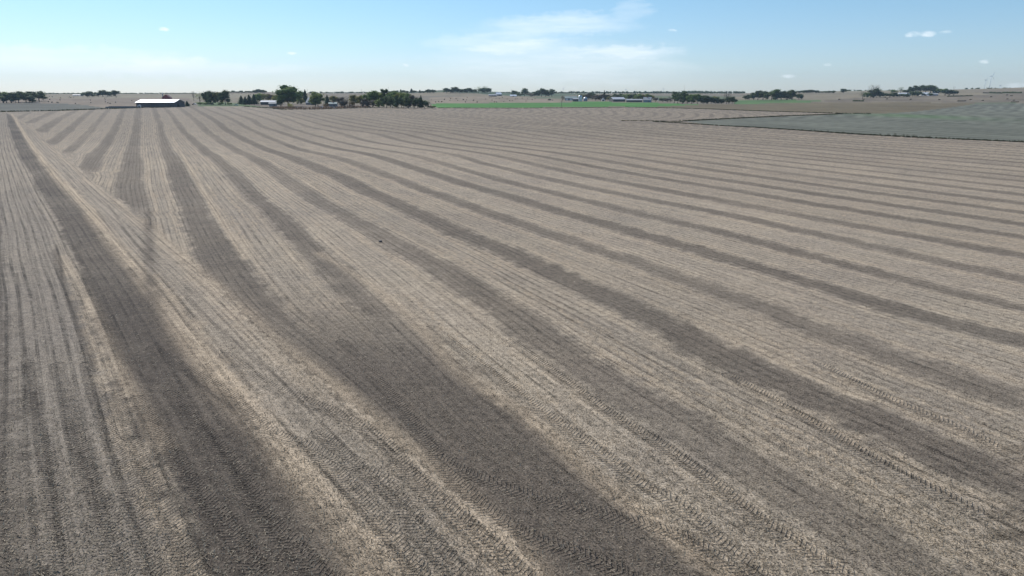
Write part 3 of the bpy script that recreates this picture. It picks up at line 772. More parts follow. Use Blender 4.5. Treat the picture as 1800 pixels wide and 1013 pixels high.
# far left woodlot
clump([(6,181,161.5,'broad0','green',20),(20,181,163,'broad1','dark',18),(-12,181,162,'broad2','dark',20),(33,180.5,161,'broad2','dark',18),(46,180,162.5,'broad3','dark',17),(57,179.5,161.2,'broad4','dark',18),(69,178.5,160.8,'broad1','dark',18),(28,181,167,'low0','dark',16),(52,180.3,168,'low1','dark',18),(12,181.2,168,'low2','dark',18),(76,176.5,169,'bush0','dark',10)],
      'dark tree of the woodlot at the far left edge, beyond the grey field', 'trees of the far left woodlot')
tree(154,170.8,160.8,'low1','dark','round dark tree standing alone left of the clump before the left horizon',None,19)
clump([(173,170,162.5,'low0','dark',12),(181,170,158.8,'broad1','dark',13),(189,170,161,'low2','dark',12),(196,169.5,161.5,'low1','dark',12),(203.5,169.5,159.2,'broad3','dark',13)],
      'dark tree in the small clump before the left horizon, right of the lone round tree', 'trees of the small clump before the left horizon')
# white-roofed shed surroundings
tree(313,188.3,180.8,'con2','needle','shortest of the three conifers right of the long white-roofed shed',None,6)
tree(321.3,187.5,179,'con0','needle','middle one of the three conifers right of the long white-roofed shed',None,6)
tree(329.5,187.5,177.6,'con2','needle','tallest of the three conifers right of the long white-roofed shed',None,8.5)
tree(341,178,160.5,'thin1','brown','slim thinly leaved tree at the left end of the grove right of the shed',None,7)
tree(352,182.5,161.5,'thin0','green','sparse see-through tree near the left end of the grove right of the shed',None,17)
tree(364,184,160.8,'low1','dark','broad dark tree in the middle of the grove right of the shed',None,17)
tree(375,184.5,160.3,'low0','dark','full-crowned dark tree left of the yellowing tree in the shed grove',None,17)
tree(384,184.5,162,'low0','yellow','yellowing tree in the grove between the conifers and the big dark tree',None,16)
tree(396.5,184.8,159.3,'low2','dark','tallest dark tree at the right end of the grove right of the shed',None,18)
clump([(352,184.8,180,'bush0','green',9),(361,185,180.2,'bush1','green',9),(370,185,180,'bush0','dark',9),(388,185.3,180.5,'bush1','green',9),(404,185.5,180.5,'bush0','green',8)],'low green bush under the grove right of the white-roofed shed','bushes under the grove')
# ridge above the grove
rz = [(401 + i * 4.6, 161.2, 157.8 + 1.1 * math.sin(i * 2.3), 'bush0' if i % 2 else 'bush1', 'dark', 6.5) for i in range(11)]
for it in rz: tree(*it[:5], label='tiny dark tree of the row along the ridge above the grove', group='trees of the row on the left ridge', wid=it[5], name='broadleaf_tree')
clump([(449,161.5,156,'low0','dark',9),(455,161.5,154.6,'low1','dark',10),(461,161.5,155.8,'low2','dark',9),(466,161.5,157,'low0','dark',6)],'dark tree of the clump at the right end of the left ridge row','trees of the clump ending the left ridge row')
# farmstead by the field edge
clump([(425,184,168.5,'con2','needle',11),(432,184.5,170,'con0','needle',9),(439,184.5,167.2,'con2','needle',12),(447.5,184.5,166,'con2','needle',11)],'dark conifer of the windbreak left of the low white-roofed building','conifers left of the low white-roofed building')
tree(454,182,164.5,'low2','green','green tree right behind the left end of the low white-roofed building',None,16)
tree(463,177.5,165.2,'low0','yellow','yellowing brush behind the left half of the low white-roofed building',None,18)
tree(476,177,165.5,'low1','rust','rust-tinged brush behind the middle of the low white-roofed building',None,18)
tree(487,184,167,'low2','yellow','yellowish tree between the low white-roofed building and the huge round tree',None,15)
tree(507,187.5,151,'big0','green','huge round dark green tree, the tallest in the farmstead',None,37)
tree(494,187.5,173,'bush1','dark','dark bush at the left foot of the huge round tree',None,14)
tree(510,190.5,181.5,'bushthin','yellow','yellowing shrub in front of the foot of the huge round tree',None,11)
tree(528,181,160,'low0','green','green tree just right of the huge round tree',None,14)
tree(537.5,181,158.3,'con1','needle','tall narrow conifer behind the steep-roofed house',None,10)
tree(529,184,172,'low1','yellow','small yellow-green tree left of the steep-roofed house',None,12)
tree(549,185,176,'bush0','dark','dark bush against the right side of the steep-roofed house',None,13)
tree(559,187.2,162.3,'low0','lime','leafy light green tree between the steep-roofed house and the dark conifer',None,22)
tree(555,187.2,170,'low2','lime','low green tree under the leafy tree right of the steep-roofed house',None,20)
tree(576,187.5,167.5,'con2','needle','dark conifer behind the left end of the pale-roofed cottage',None,13)
tree(588,184,168.8,'low0','yellow','yellowing tree behind the pale-roofed cottage',None,17)
tree(574,190.8,181.5,'bushthin','rust','rusty shrub at the left end of the pale-roofed cottage',None,10)
tree(600,188.5,171,'low1','brown','bare greyish tree just right of the pale-roofed cottage',None,16)
tree(610,189,169.5,'thin1','brown','bare twiggy tree second to the right of the pale-roofed cottage',None,17)
tree(605,189.2,176,'bush1','brown','greyish bush in front of the bare trees by the pale-roofed cottage',None,14)
tree(623,187.5,167.2,'low2','yellow','yellow-green tree between the bare trees and the long windbreak',None,17)
tree(634,188,168,'low0','yellow','pale yellow-green tree at the left end of the long windbreak',None,15)
tree(618,189.3,178,'bushthin','rust','rusty shrub below the yellow-green tree at the field edge',None,13)
tree(643,189,174,'low1','brown','greyish tree low at the front left of the long windbreak',None,14)
# long windbreak
clump([(648,188.5,162.5,'broad1','green',17),(656,188.3,160,'broad2','green',17),(665,188.3,162,'broad3','lime',16),(675,188.2,157.5,'tall0','dark',10),(680,188.2,157.6,'tall0','dark',8),(687,188.6,163,'broad4','green',16),(697,189,161.2,'broad0','green',15),(706,189,163,'low2','lime',16),(716,189.5,164,'broad2','green',16)],
      'tall tree at the back of the long windbreak beside the field', 'tall trees of the long windbreak')
clump([(655,189,176,'low0','brown',15),(667,189.3,175,'low1','lime',14),(680,190,169,'low2','dark',17),(690,190.2,170,'low0','dark',16),(700,190.5,168.5,'low1','dark',16),(698,190.2,164.8,'low2','yellow',9),(709,190.3,173,'low0','dark',14),(718,190.6,170,'low2','dark',16),(728,190.6,167.5,'low1','brown',16),(734,190.8,172,'low0','dark',15)],
      'dense dark tree in the front row of the long windbreak at the field edge', 'front row trees of the long windbreak')
tree(740.5,190.8,168.2,'con1','needle','pointed conifer at the right end of the long windbreak',None,8)
tree(746,190.8,176.5,'bush0','dark','large dark bush ending the long windbreak',None,15)
tree(752,190.2,178.5,'bushthin','brown','twiggy greyish bush beyond the end of the long windbreak',None,10)
tree(760,190.8,186.2,'bush1','green','lowest green bush trailing off from the windbreak on to the field edge',None,14)
# ridge between windbreak and hilltop clump
clump([(686,162,158.6,'low0','dark',7),(691,161.8,157.5,'low1','dark',8),(697,161.5,157,'low2','dark',8),(704.5,161.3,154.6,'con2','dark',5),(709,161,156,'low0','dark',7),(715,161,157,'low1','dark',6),(723.5,160.8,153,'con2','needle',7),(729,160.6,156,'low2','dark',8),(738,160.3,154.6,'con2','needle',5),(744,160.2,156.5,'low0','dark',8),(751,160,153.4,'low1','dark',8),(757,160,154,'low2','dark',8),(762.5,160,154,'low0','dark',7)],
      'small dark tree in the row on the ridge above the long windbreak', 'trees on the ridge above the windbreak')
clump([(785,159,150.2,'low0','dark',11),(792,159,152,'low1','dark',11),(800,159.2,148.8,'broad1','dark',13),(808,159.5,152,'low2','dark',12),(816,159.8,152.5,'low0','dark',13),(825,160.2,151.4,'low1','dark',14),(833,160.5,154,'low2','dark',12),(847,161.3,152,'low1','dark',14),(856,161.8,153,'low2','dark',12),(861,162,154.5,'tall1','dark',6)],
      'dark tree in the clump on the hilltop above the green field', 'trees of the hilltop clump')
clump([(841,161,149.6,'thin0','green',11),(852.5,161.3,149,'thin1','green',10)],'paler open-crowned tree near the right end of the hilltop clump','paler trees of the hilltop clump')
# middle distance farm
tree(905,167.5,159.3,'low1','dark','dark round tree right of the low white shed in the middle distance',None,15)
tree(922,169.5,155.6,'broad2','dark','taller dark tree in the middle distance, second right of the low white shed',None,14)
tree(914,169.5,164,'bush0','dark','dark scrub under the two round trees in the middle distance',None,18)
clump([(944,170,160,'low2','dark',11),(952,170,156,'broad0','dark',13),(959,170,157.8,'broad1','dark',11),(970,170,157,'broad2','dark',13),(965,170,161,'low0','dark',10),(934,170,164.5,'bush1','brown',16)],'dark tree of the grove left of the farm with the pale dome bin','trees of the grove left of the dome bin farm')
tree(989,176.5,168.5,'bushthin','brown','brown shrub at the left end of the green-roofed shed',None,8)
clump([(1024,174,166,'low0','yellow',16),(1035,175,164,'low1','brown',15),(1041,175,163.5,'low2','dark',12),(1047,177,167,'low0','brown',15),(1056,177,166,'low1','brown',14),(1068,176.5,167,'low2','dark',12),(1072,177,170,'low0','yellow',10)],'brownish tree behind the bins and left of the pale-roofed barn','trees behind the bins')
tree(1062,176.5,159.6,'con1','needle','tall narrow conifer left of the pale-roofed barn',None,6)
clump([(1085,174,165.5,'low0','dark',14),(1094,174,165,'low1','green',14),(1104,176,165.5,'low2','green',14),(1112,176,165,'low0','dark',13),(1121,177,165.2,'low1','green',13),(1131,177,166.5,'low2','yellow',11),(1139,177,165.5,'low0','green',12),(1145,177,168,'low1','yellow',9)],'green tree rising behind the pale-roofed barn and the blue house','trees behind the pale-roofed barn')
clump([(1152,179,171.5,'bush0','brown',9),(1165,179.5,172,'bush1','dark',11),(1173,180,173,'bush0','brown',10),(1178,180,170.5,'bushthin','brown',9)],'scrubby bush between the blue house and the long dark tree belt','bushes right of the blue house')
clump([(1185,182,161.5,'tall1','dark',8),(1191,182.3,164,'low0','dark',13),(1200,182.5,161.3,'broad0','dark',15),(1208,182.6,165,'low1','dark',15),(1216,182.8,166,'low2','green',15),(1226,182.8,165.5,'low0','green',15),(1236,183,168,'low1','dark',14),(1243,183,169,'low2','dark',16),(1250,183,171,'low0','dark',12),(1258,183,171,'low1','dark',13),(1268,183,174,'low2','dark',12)],
      'dark tree in the long belt right of the blue house', 'trees of the long belt right of the blue house')
tree(1257,178,169.5,'low0','yellow','yellow-tinged tree behind the right part of the long dark belt',None,9)
tree(1277,182.5,160.2,'thin0','brown','bare tree standing above the right end of the long dark belt',None,14)
clump([(1281,182.6,171,'low2','dark',11),(1287,182.6,170.3,'broad3','dark',9),(1291,182.4,174.5,'bush0','dark',10)],'dark tree at the right end of the long belt beside the pasture','trees ending the long belt')
# pasture farm trees
clump([(1310,175.5,167.5,'low0','dark',8),(1317,175.5,166.6,'low1','dark',10)],'small dark tree at the left end of the pasture grove','small trees left of the pasture grove')
clump([(1325,176,163,'low2','dark',12),(1332,176.2,159.6,'broad0','dark',14),(1341,176.2,160.6,'broad1','dark',14),(1346,176.4,164,'low0','dark',8),(1356,176,160,'broad2','green',12),(1363,176,157.4,'broad4','green',16),(1373,175.8,160.8,'broad3','dark',13),(1382,175.6,160.5,'broad0','dark',13),(1392,175.4,158.4,'broad1','dark',14),(1366,176,166,'low1','dark',16),(1384,175.6,166,'low2','dark',18)],
      'tall dark tree of the grove above the green pasture', 'trees of the grove above the pasture')
tree(1404,175,165,'low0','dark','lower dark tree just right of the grove above the pasture',None,12)
tree(1408.5,175,166.5,'bush1','dark','dark bush ending the grove above the pasture on the right',None,7)
clump([(1406,160.6,156.6,'low0','dark',10),(1414,160.4,155.3,'low1','dark',11),(1421,160.3,154.6,'low2','dark',10),(1428,160.2,154.4,'low0','dark',10),(1435,160.2,155.4,'low1','dark',9)],'dark tree of the rounded clump on the ridge above the pasture','trees of the rounded ridge clump')
clump([(1445,160,157.4,'bush0','dark',7),(1452,160,156.4,'bush1','dark',8),(1460,160,156,'low0','dark',8),(1466,160,155.6,'low1','dark',6)],'small tree of the low row right of the rounded ridge clump','small trees right of the ridge clump')
tree(1483,161.8,154.2,'low2','dark','single round tree on the ridge left of the right-hand farm',None,12)
tree(1516,174,161.5,'thin0','dark','leaning dark tree at the left of the right-hand farm',None,11)
tree(1524,172.5,163,'low0','green','low greyish green tree beside the leaning tree of the right-hand farm',None,12)
tree(1535,172,149.6,'thin0','brown','tall pale bare-crowned tree at the right-hand farm',None,21)
tree(1535,172,156,'broad1','dark','dark tree under the pale bare crown at the right-hand farm',None,19)
clump([(1530,172,162,'low1','dark',13),(1541,171.8,160,'low2','dark',13),(1548,171.6,163,'low0','dark',10),(1556,171.4,164,'bush0','dark',10),(1564,171.2,164.5,'bush1','dark',11),(1572,171,163,'low1','dark',12),(1581,171,165.5,'bush0','dark',11),(1589,170.6,165.5,'bush1','dark',11),(1595,170.5,163,'con2','needle',5),(1604,170,161,'low0','dark',11),(1612,169.6,160.5,'low1','dark',12),(1619,169,163.5,'bush0','dark',10)],
      'dark low tree of the hedge in front of the right-hand farm', 'trees of the hedge before the right-hand farm')
clump([(1571,163,157.5,'low2','green',10),(1592,162.5,156.5,'low0','dark',10)],'small green tree behind the hedge of the right-hand farm','small trees behind the farm hedge')
tree(1583,162.5,151.8,'thin1','green','pale open tree behind the right-hand farm, apart from the long clump',None,10)
clump([(1601,162,150.8,'low1','dark',9),(1609,162,149,'broad0','dark',12),(1618,162,148.3,'broad1','dark',13),(1627,161.5,148.6,'broad2','dark',14),(1636,161.5,147.6,'broad3','dark',14),(1643,161,150.5,'low2','dark',10),(1651,160,152,'low0','green',11),(1660,159.5,151.5,'low1','green',10)],'tall dark tree of the long clump behind the right-hand farm','trees behind the right-hand farm')
clump([(1661,168.3,158,'bush0','needle',12),(1668,168.3,157.5,'bush1','needle',14),(1676,168,159,'bush0','needle',11)],'almost black bushy tree right of the white roof at the right-hand farm','black bushy trees of the right-hand farm')
tree(1635,169,164,'bush1','dark','dark bush right beside the white roof of the right-hand farm',None,9)

# hedges on the right hill
def hedge(pts, hgt, label, group=None, mat_=None):
    rnd = random.Random(int(pts[0][0])); mb = MB(); mc = MB()
    P = [ground_at(*p) for p in pts]; o0 = P[0]
    for p, q in zip(P[:-1], P[1:]):
        n = max(2, int((q - p).length / 1.6))
        for i in range(n):
            c = p.lerp(q, i / n); c.z = float(terrain(c.x, c.y)); hh = hgt * rnd.uniform(.7, 1.15) * mpp(c)
            crown_core(mb, (c.x - o0.x, c.y - o0.y, c.z - o0.z + hh * .45), 1.3, hh * .5, rnd, rnd.random() * 90)
            for k in range(14): leafquad(mb, (c.x - o0.x + rnd.uniform(-1.6, 1.6), c.y - o0.y + rnd.uniform(-1.6, 1.6), c.z - o0.z + rnd.uniform(.1, 1) * hh), .35, rnd)
    o = mb.build('hedge', mat_ or LEAF['dark']); o.location = o0
    tag(o, label, 'hedge', group); return o
hedge([(1666,170.2),(1690,169.6),(1710,168.9)], 1.6, 'dark hedge line running right from the black bushy trees on the hillside')
hedge([(1740,163.8),(1750,164.4),(1761,164.6)], 2.4, 'dark hedge on the right hillside, left of the uppermost one')
hedge([(1763,163),(1780,161.3),(1797,160.6)], 2.6, 'uppermost dark hedge near the right edge of the photo')
hedge([(1500,178.4),(1519,178.6)], 2.4, 'long low green hedge beside the brown field below the leaning tree')

# ---------------------------------------------------------------- buildings
def gable(px0, px1, base, wall_px, roof_px, depth, wallm, roofm, label, name='barn', cat='barn', gable_front=False, doors=1, windows=0, over=.5, rz=None, doorm=None, silo=False, openside=False, chimney=False):
    """a gabled building whose long side (or gable) faces the camera between two photo columns"""
    p = ground_at((px0 + px1) / 2, base); k = mpp(p)
    L = (px1 - px0) * k; wh = wall_px * k; rh = roof_px * k
    az_ = math.atan2(p.x, p.y)
    o = empty(name, p, -az_ * .6 if rz is None else rz)
    D = depth
    wl = MB()
    if gable_front:
        wl.prism([(-L/2, -1), (L/2, -1), (L/2, wh), (0, wh + rh), (-L/2, wh)], 0, D)
    else:
        n = len(wl.v)
        hd_ = D / 2
        for xx in (-L/2, L/2): wl.v += [(xx, 0, -1), (xx, D, -1), (xx, D, wh), (xx, hd_, wh + rh), (xx, 0, wh)]
        wl.f += [(n, n+1, n+2, n+3, n+4), (n+9, n+8, n+7, n+6, n+5), (n, n+4, n+9, n+5), (n+4, n+3, n+8, n+9), (n+3, n+2, n+7, n+8), (n+2, n+1, n+6, n+7)]
    wo_ = wl.build('wall', wallm, o)
    rf = MB(); t = .18; e = over
    if gable_front:
        for s_ in (-1, 1):
            x1 = s_ * (L/2 + e); dz = rh / (L/2) * e
            pts = [(0, wh + rh + .02), (x1, wh - dz + .02), (x1, wh - dz + t + .02), (0, wh + rh + t + .06)]
            if s_ < 0: pts = pts[::-1]
            rf.prism(pts, -e, D + e)
    else:
        dz = rh / (D/2) * e
        for s_ in (0, 1):
            y0_, y1_ = (-e, D/2) if s_ == 0 else (D/2, D + e)
            z0_, z1_ = (wh - dz + .03, wh + rh + .03) if s_ == 0 else (wh + rh + .03, wh - dz + .03)
            n = len(rf.v)
            for xx in (-L/2 - e, L/2 + e): rf.v += [(xx, y0_, z0_), (xx, y1_, z1_), (xx, y1_, z1_ + t), (xx, y0_, z0_ + t)]
            rf.f += [(n, n+3, n+2, n+1), (n+4, n+5, n+6, n+7), (n, n+4, n+7, n+3), (n+3, n+7, n+6, n+2), (n+1, n+2, n+6, n+5), (n, n+1, n+5, n+4)]
    r_o = rf.build('roof', roofm, o)
    if chimney:
        ch = MB(); ch.box(-.45, .45, D*.4, D*.4 + .8, wh + rh * .4, wh + rh + 1.4); ch.build('chimney', M_red, r_o)
    for i in range(doors):
        cx = (-L/2 + L * (i + .5) / doors) + (L * .18 if windows else 0); dw = min(3.8 if not windows else 1.1, L / doors * .55); dh = min(wh * .82, 3.6 if not windows else 2.1)
        d = MB(); d.box(cx - dw/2, cx + dw/2, -.06, .0, 0, dh); do = d.build('door', doorm or M_darkwall, o)
        h_ = MB(); h_.box(cx + dw*.35, cx + dw*.35 + .06, -.14, -.062, dh*.45, dh*.55); h_.build('handle', M_steel, do)
    for i in range(windows):
        cx = -L/2 + L * (i + .35) / (windows + .4); ww = .9; wz = wh * .42
        f_ = MB()
        f_.box(cx - ww/2 - .1, cx + ww/2 + .1, -.07, 0, wz - .1, wz); f_.box(cx - ww/2 - .1, cx + ww/2 + .1, -.07, 0, wz + 1.1, wz + 1.2)
        f_.box(cx - ww/2 - .1, cx - ww/2, -.07, 0, wz, wz + 1.1); f_.box(cx + ww/2, cx + ww/2 + .1, -.07, 0, wz, wz + 1.1)
        fo = f_.build('window', M_palewall, o); g_ = MB(); g_.box(cx - ww/2, cx + ww/2, -.03, 0.0, wz, wz + 1.1); g_.build('pane', M_glass, fo)
    tag(o, label, cat)
    return o, L, wh, rh
# long cattle shed: open front in shade, posts and a white roof
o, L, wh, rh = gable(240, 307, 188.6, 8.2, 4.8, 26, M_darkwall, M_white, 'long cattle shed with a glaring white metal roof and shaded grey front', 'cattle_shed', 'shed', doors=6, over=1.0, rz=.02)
for i in range(9):
    mb = MB(); xx = -L/2 + L * i / 8; mb.box(xx - .15, xx + .15, -.32, -.10, -.5, wh - .35); mb.build('post', M_wood, o)
def bunk(px0, px1, base, h_, label):
    p = ground_at((px0 + px1) / 2, base); k = mpp(p); L = (px1 - px0) * k
    o = empty('silage_bunker', p, 0.02)
    a_ = MB(); n = 14
    prof = [(-6, 0), (-5.4, h_ * .7), (-4, h_), (4, h_), (5.4, h_ * .75), (6, 0)]
    ring = []
    for i in range(n + 1):
        xx = -L/2 + L * i / n; s_ = min(1, min(i, n - i) / 1.2 + .25); 
        base_i = len(a_.v)
        for (yy, zz) in prof: a_.v.append((xx, yy, zz * s_ * (1 + .06 * math.sin(i * 1.9))))
        ring.append(base_i)
    for i in range(n):
        for j in range(len(prof) - 1): a_.f.append((ring[i] + j, ring[i+1] + j, ring[i+1] + j + 1, ring[i] + j + 1))
    a_.build('cover', M_blackplastic, o, True)
    w_ = MB(); w_.box(-L/2 - .3, L/2 + .3, -6.6, -6.2, -.5, h_ * .8); w_.build('wall', M_greywall, o)
    tag(o, label, 'silage bunker'); return o
bunk(192, 240, 190.0, 1.7, 'long low black silage heap left of the white-roofed cattle shed')
gable(242.3, 247.3, 189.0, 3.2, 1.2, 3, M_palewall, M_shingle, 'tiny pale hut between the black silage heap and the cattle shed', 'hut', 'hut', True, 1, 0, .15)
# red barn behind the shed
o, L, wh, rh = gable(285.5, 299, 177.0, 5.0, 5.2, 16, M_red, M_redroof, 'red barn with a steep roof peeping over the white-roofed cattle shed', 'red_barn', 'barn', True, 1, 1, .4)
def silo(px, base, hpx, wpx, label, m_=M_concrete, name='silo', dome=True, legs=False):
    p = ground_at(px, base); k = mpp(p); r_ = wpx * k / 2; h_ = hpx * k
    o = empty(name, p); hb = h_ - r_ * .9
    b2 = MB(); prof = [(r_, -1)]
    nrib = 8
    for i in range(nrib): prof += [(r_, hb * (i + .1) / nrib), (r_ * 1.015, hb * (i + .5) / nrib), (r_, hb * (i + .9) / nrib)]
    prof.append((r_, hb)); b2.lathe(prof, 20); b2.build('cylinder_wall', m_, o, True)
    d = MB(); d.lathe([(r_ * 1.03, hb)] + [(r_ * 1.03 * math.cos(t), hb + r_ * .85 * math.sin(t)) for t in np.linspace(.1, 1.45, 6)], 20); d.build('dome', M_steel if dome else M_greenroof, o, True)
    l_ = MB()
    for s_ in (-.22, .22): l_.tube((s_, -r_ - .2, 0), (s_, -r_ - .2, hb), .04, .04, 5)
    for i in range(int(hb / .5)): l_.tube((-.22, -r_ - .2, i * .5 + .2), (.22, -r_ - .2, i * .5 + .2), .03, .03, 4)
    l_.build('ladder', M_steel, o)
    tag(o, label, name.replace('_', ' ')); return o
silo(287.2, 176.5, 12.3, 1.9, 'thin grey silo standing at the left side of the red barn')
# farmstead
o, L, wh, rh = gable(458, 487, 184.5, 5.0, 2.2, 9, M_darkwall, M_paleroof, 'low farm building with a bright white roof beside the conifer windbreak', 'machine_shed', 'shed', doors=3, rz=.05)
gable(473.5, 486.5, 187.6, 5.2, 1.8, 8, M_greywall, M_shingle, 'small grey outbuilding in front of the low white-roofed building', 'outbuilding', 'shed', doors=1, windows=1, rz=.3)
gable(536, 548, 184.5, 4.2, 8.2, 9, M_greywall, M_shingle, 'farmhouse with a steep pale grey roof among the farmstead trees', 'farmhouse', 'house', False, 1, 2, .4, rz=-.55, chimney=True)
gable(578, 592, 187.8, 5.0, 2.4, 8, M_greywall, M_greenroof, 'cottage with a pale green-grey roof at the front of the farmstead', 'cottage', 'house', doors=1, windows=2, rz=.12, chimney=True)
gable(128.5, 143.5, 169.0, 1.4, .8, 12, M_greywall, M_paleroof, 'far white shed left of the round dark tree near the left horizon', 'white_shed', 'shed', doors=1)
# middle distance buildings
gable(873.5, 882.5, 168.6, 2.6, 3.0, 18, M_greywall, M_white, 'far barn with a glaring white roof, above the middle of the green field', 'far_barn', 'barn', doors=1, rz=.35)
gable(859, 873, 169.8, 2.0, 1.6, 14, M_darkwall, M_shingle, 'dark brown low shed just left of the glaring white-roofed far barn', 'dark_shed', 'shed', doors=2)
gable(896.5, 908, 169.9, 1.5, 1.4, 14, M_palewall, M_white, 'low white shed left of the dark round tree in the middle distance', 'low_shed', 'shed', doors=1)
gable(993, 1014, 176.8, 4.0, 2.8, 14, M_greywall, M_greenroof, 'shed with a pale green roof and open white bay, left of the dome bin', 'green_roofed_shed', 'shed', doors=3, doorm=M_palewall)
gable(1007, 1017, 178.6, 4.2, 1.6, 8, M_darkwall, M_shingle, 'small dark lean shed hard against the left side of the dome bin', 'lean_shed', 'shed', doors=1)
silo(1019.8, 178.6, 11.2, 7.2, 'large pale grain bin with a domed top beside the green field', M_steel, 'grain_bin')
silo(1029, 178.0, 7.4, 7.0, 'smaller bluish grain bin right of the large pale one', M_blue, 'grain_bin')
gable(1057.5, 1063, 177.8, 2.4, 3.0, 7, M_palewall, M_shingle, 'small white-gabled hut left of the pale-roofed barn', 'gabled_hut', 'hut', True, 1, 0)
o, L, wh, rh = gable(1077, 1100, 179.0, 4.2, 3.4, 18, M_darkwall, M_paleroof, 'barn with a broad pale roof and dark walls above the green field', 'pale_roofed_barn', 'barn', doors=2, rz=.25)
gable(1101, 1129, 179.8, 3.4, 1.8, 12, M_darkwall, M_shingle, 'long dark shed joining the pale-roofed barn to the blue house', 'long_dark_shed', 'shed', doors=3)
gable(1130.5, 1144, 180.2, 4.2, 4.6, 9, M_blue, M_shingle, 'blue-grey house at the right end of the barn row', 'blue_house', 'house', False, 1, 2, .4, rz=-.3, chimney=True)
gable(1156.5, 1163, 177.2, 2.0, 1.8, 7, M_palewall, M_white, 'small white building right of the blue-grey house', 'white_outbuilding', 'shed', doors=1)
gable(1167, 1171.5, 178.0, 1.8, 1.0, 5, M_palewall, M_white, 'tiniest white hut between the bushes right of the blue-grey house', 'white_hut', 'hut', doors=1)
gable(1581, 1600, 166.9, 1.8, 1.6, 14, M_palewall, M_paleroof, 'white-roofed shed behind the hedge, left one of two at the right-hand farm', 'farm_shed', 'shed', doors=2)
gable(1620, 1632, 168.2, 2.4, 2.6, 14, M_palewall, M_white, 'white-roofed shed right of the hedge, right one of two at the right-hand farm', 'farm_shed', 'shed', doors=1)
gable(1633, 1648, 168.4, 2.4, 1.4, 10, M_blue, M_shingle, 'bluish low house between the white-roofed shed and the black bushes on the right', 'low_house', 'house', doors=1, windows=2)
gable(1642, 1651, 161.5, 1.6, 1.4, 9, M_greywall, M_white, 'small grey shed below the tall clump behind the right-hand farm', 'grey_shed', 'shed', doors=1)

# ---------------------------------------------------------------- vehicles
def car(px, base, body, label, rz=0.0, sc_=1.0, pickup=False):
    p = ground_at(px, base); o = empty('parked_car' if not pickup else 'pickup_truck', p, rz)
    mb = MB()
    if pickup: out = [(-2.7, .45), (2.7, .45), (2.7, 1.0), (1.5, 1.1), (.9, 1.75), (-.6, 1.8), (-.75, 1.1), (-2.7, 1.1)]
    else: out = [(-2.2, .35), (2.2, .35), (2.25, .75), (1.3, .9), (.6, 1.42), (-1.1, 1.45), (-1.9, .95), (-2.25, .85)]
    mb.prism(out, -.88, .88); mb.build('body', body, o)
    g = MB()
    z0, z1 = (1.12, 1.68) if pickup else (.92, 1.36)
    x0, x1 = (-.5, .95) if pickup else (-1.5, .85)
    g.prism([(x0, z0), (x1, z0), (x1 - .35, z1), (x0 + .25, z1)], -.895, .895); g.build('window', M_glass, o)
    for sx in (-1.4, 1.4):
        for sy in (-.82, .82):
            w_ = MB(); w_.tube((sx, sy - .12, .34), (sx, sy + .12, .34), .34, .34, 14); wo2 = w_.build('wheel', M_rubber, o)
            r2 = MB(); r2.tube((sx, sy - .13, .34), (sx, sy + .13, .34), .19, .19, 10); r2.build('rim', M_steel, wo2)
    for sy in (-.6, .6):
        h2 = MB(); h2.box(2.24 if not pickup else 2.7, 2.29 if not pickup else 2.74, sy - .15, sy + .15, .6, .74); h2.build('headlight', M_palewall, o)
    tag(o, label, 'car' if not pickup else 'pickup truck'); return o
car(415, 186.0, M_silver, 'silver pickup parked right of the grove at the field edge', .25, 1, True)
car(342, 184.2, M_whitecar, 'small white car parked between the three conifers and the grove', .1)
car(566, 190.3, M_whitecar, 'white car parked in front of the farmstead, left of the cottage', -.15)
car(585.5, 190.6, M_silver, 'dark-windowed grey car standing before the pale-roofed cottage', .1)
# wagon by the white car
def wagon(px, base, label):
    p = ground_at(px, base); o = empty('flat_wagon', p, .05)
    d = MB(); d.box(-3.4, 3.4, -1.1, 1.1, .9, 1.15); d.build('deck', M_wood, o)
    for s_ in (-3.3, 3.3):
        e_ = MB(); e_.box(s_ - .08, s_ + .08, -1.1, 1.1, 1.152, 2.1); e_.build('end_board', M_wood, o)
    for sx in (-2.2, 2.2):
        for sy in (-.9, .9):
            w_ = MB(); w_.tube((sx, sy - .12, .42), (sx, sy + .12, .42), .42, .42, 14); w_.build('wheel', M_rubber, o)
    tag(o, label, 'wagon'); return o
wagon(335.5, 184.6, 'dark flat hay wagon between the tallest conifer and the white car')
wagon(525, 190.8, 'low wagon standing in the farmyard right of the yellowing shrub')

# ---------------------------------------------------------------- bales, stacks, poles, turbines
def bale_mesh():
    mb = MB(); n = 14
    mb.tube((0, -.75, .78), (0, .75, .78), .8, .8, n)
    mb.tube((0, -.79, .78), (0, -.75, .78), .62, .8, n, True); mb.tube((0, .75, .78), (0, .79, .78), .8, .62, n, True)
    for v in range(len(mb.v)):
        q = Vector(mb.v[v]); q += Vector((mnoise.noise(q * 2.2), 0, mnoise.noise(q * 2.2 + Vector((5, 0, 0))))) * .08; mb.v[v] = tuple(q)
    return mb.mesh('round_bale', M_straw, True)
BM = bale_mesh()
def bale(px, base, label, group, sc_=1.0, m_=None):
    p = ground_at(px, base); o = bpy.data.objects.new('round_bale', BM); col.objects.link(o); o.location = p
    o.rotation_euler = (0, 0, TR.uniform(0, 3.14)); o.scale = (sc_, sc_ * TR.uniform(.9, 1.3), sc_)
    tag(o, label, 'bale', group); return o
for i in range(44):
    px = TR.uniform(755, 905) if i < 34 else TR.uniform(905, 985); py = TR.uniform(171.5, 180.8) if i < 34 else TR.uniform(173, 178.5)
    bale(px, py, 'tiny round bale lying on the tan stubble above the green field', 'round bales above the green field', TR.uniform(.7, 1.05))
for i in range(26):
    bale(TR.uniform(85, 232), TR.uniform(169.5, 183), 'tiny round bale on the tan field left of the cattle shed', 'round bales left of the cattle shed', TR.uniform(.65, 1.0))
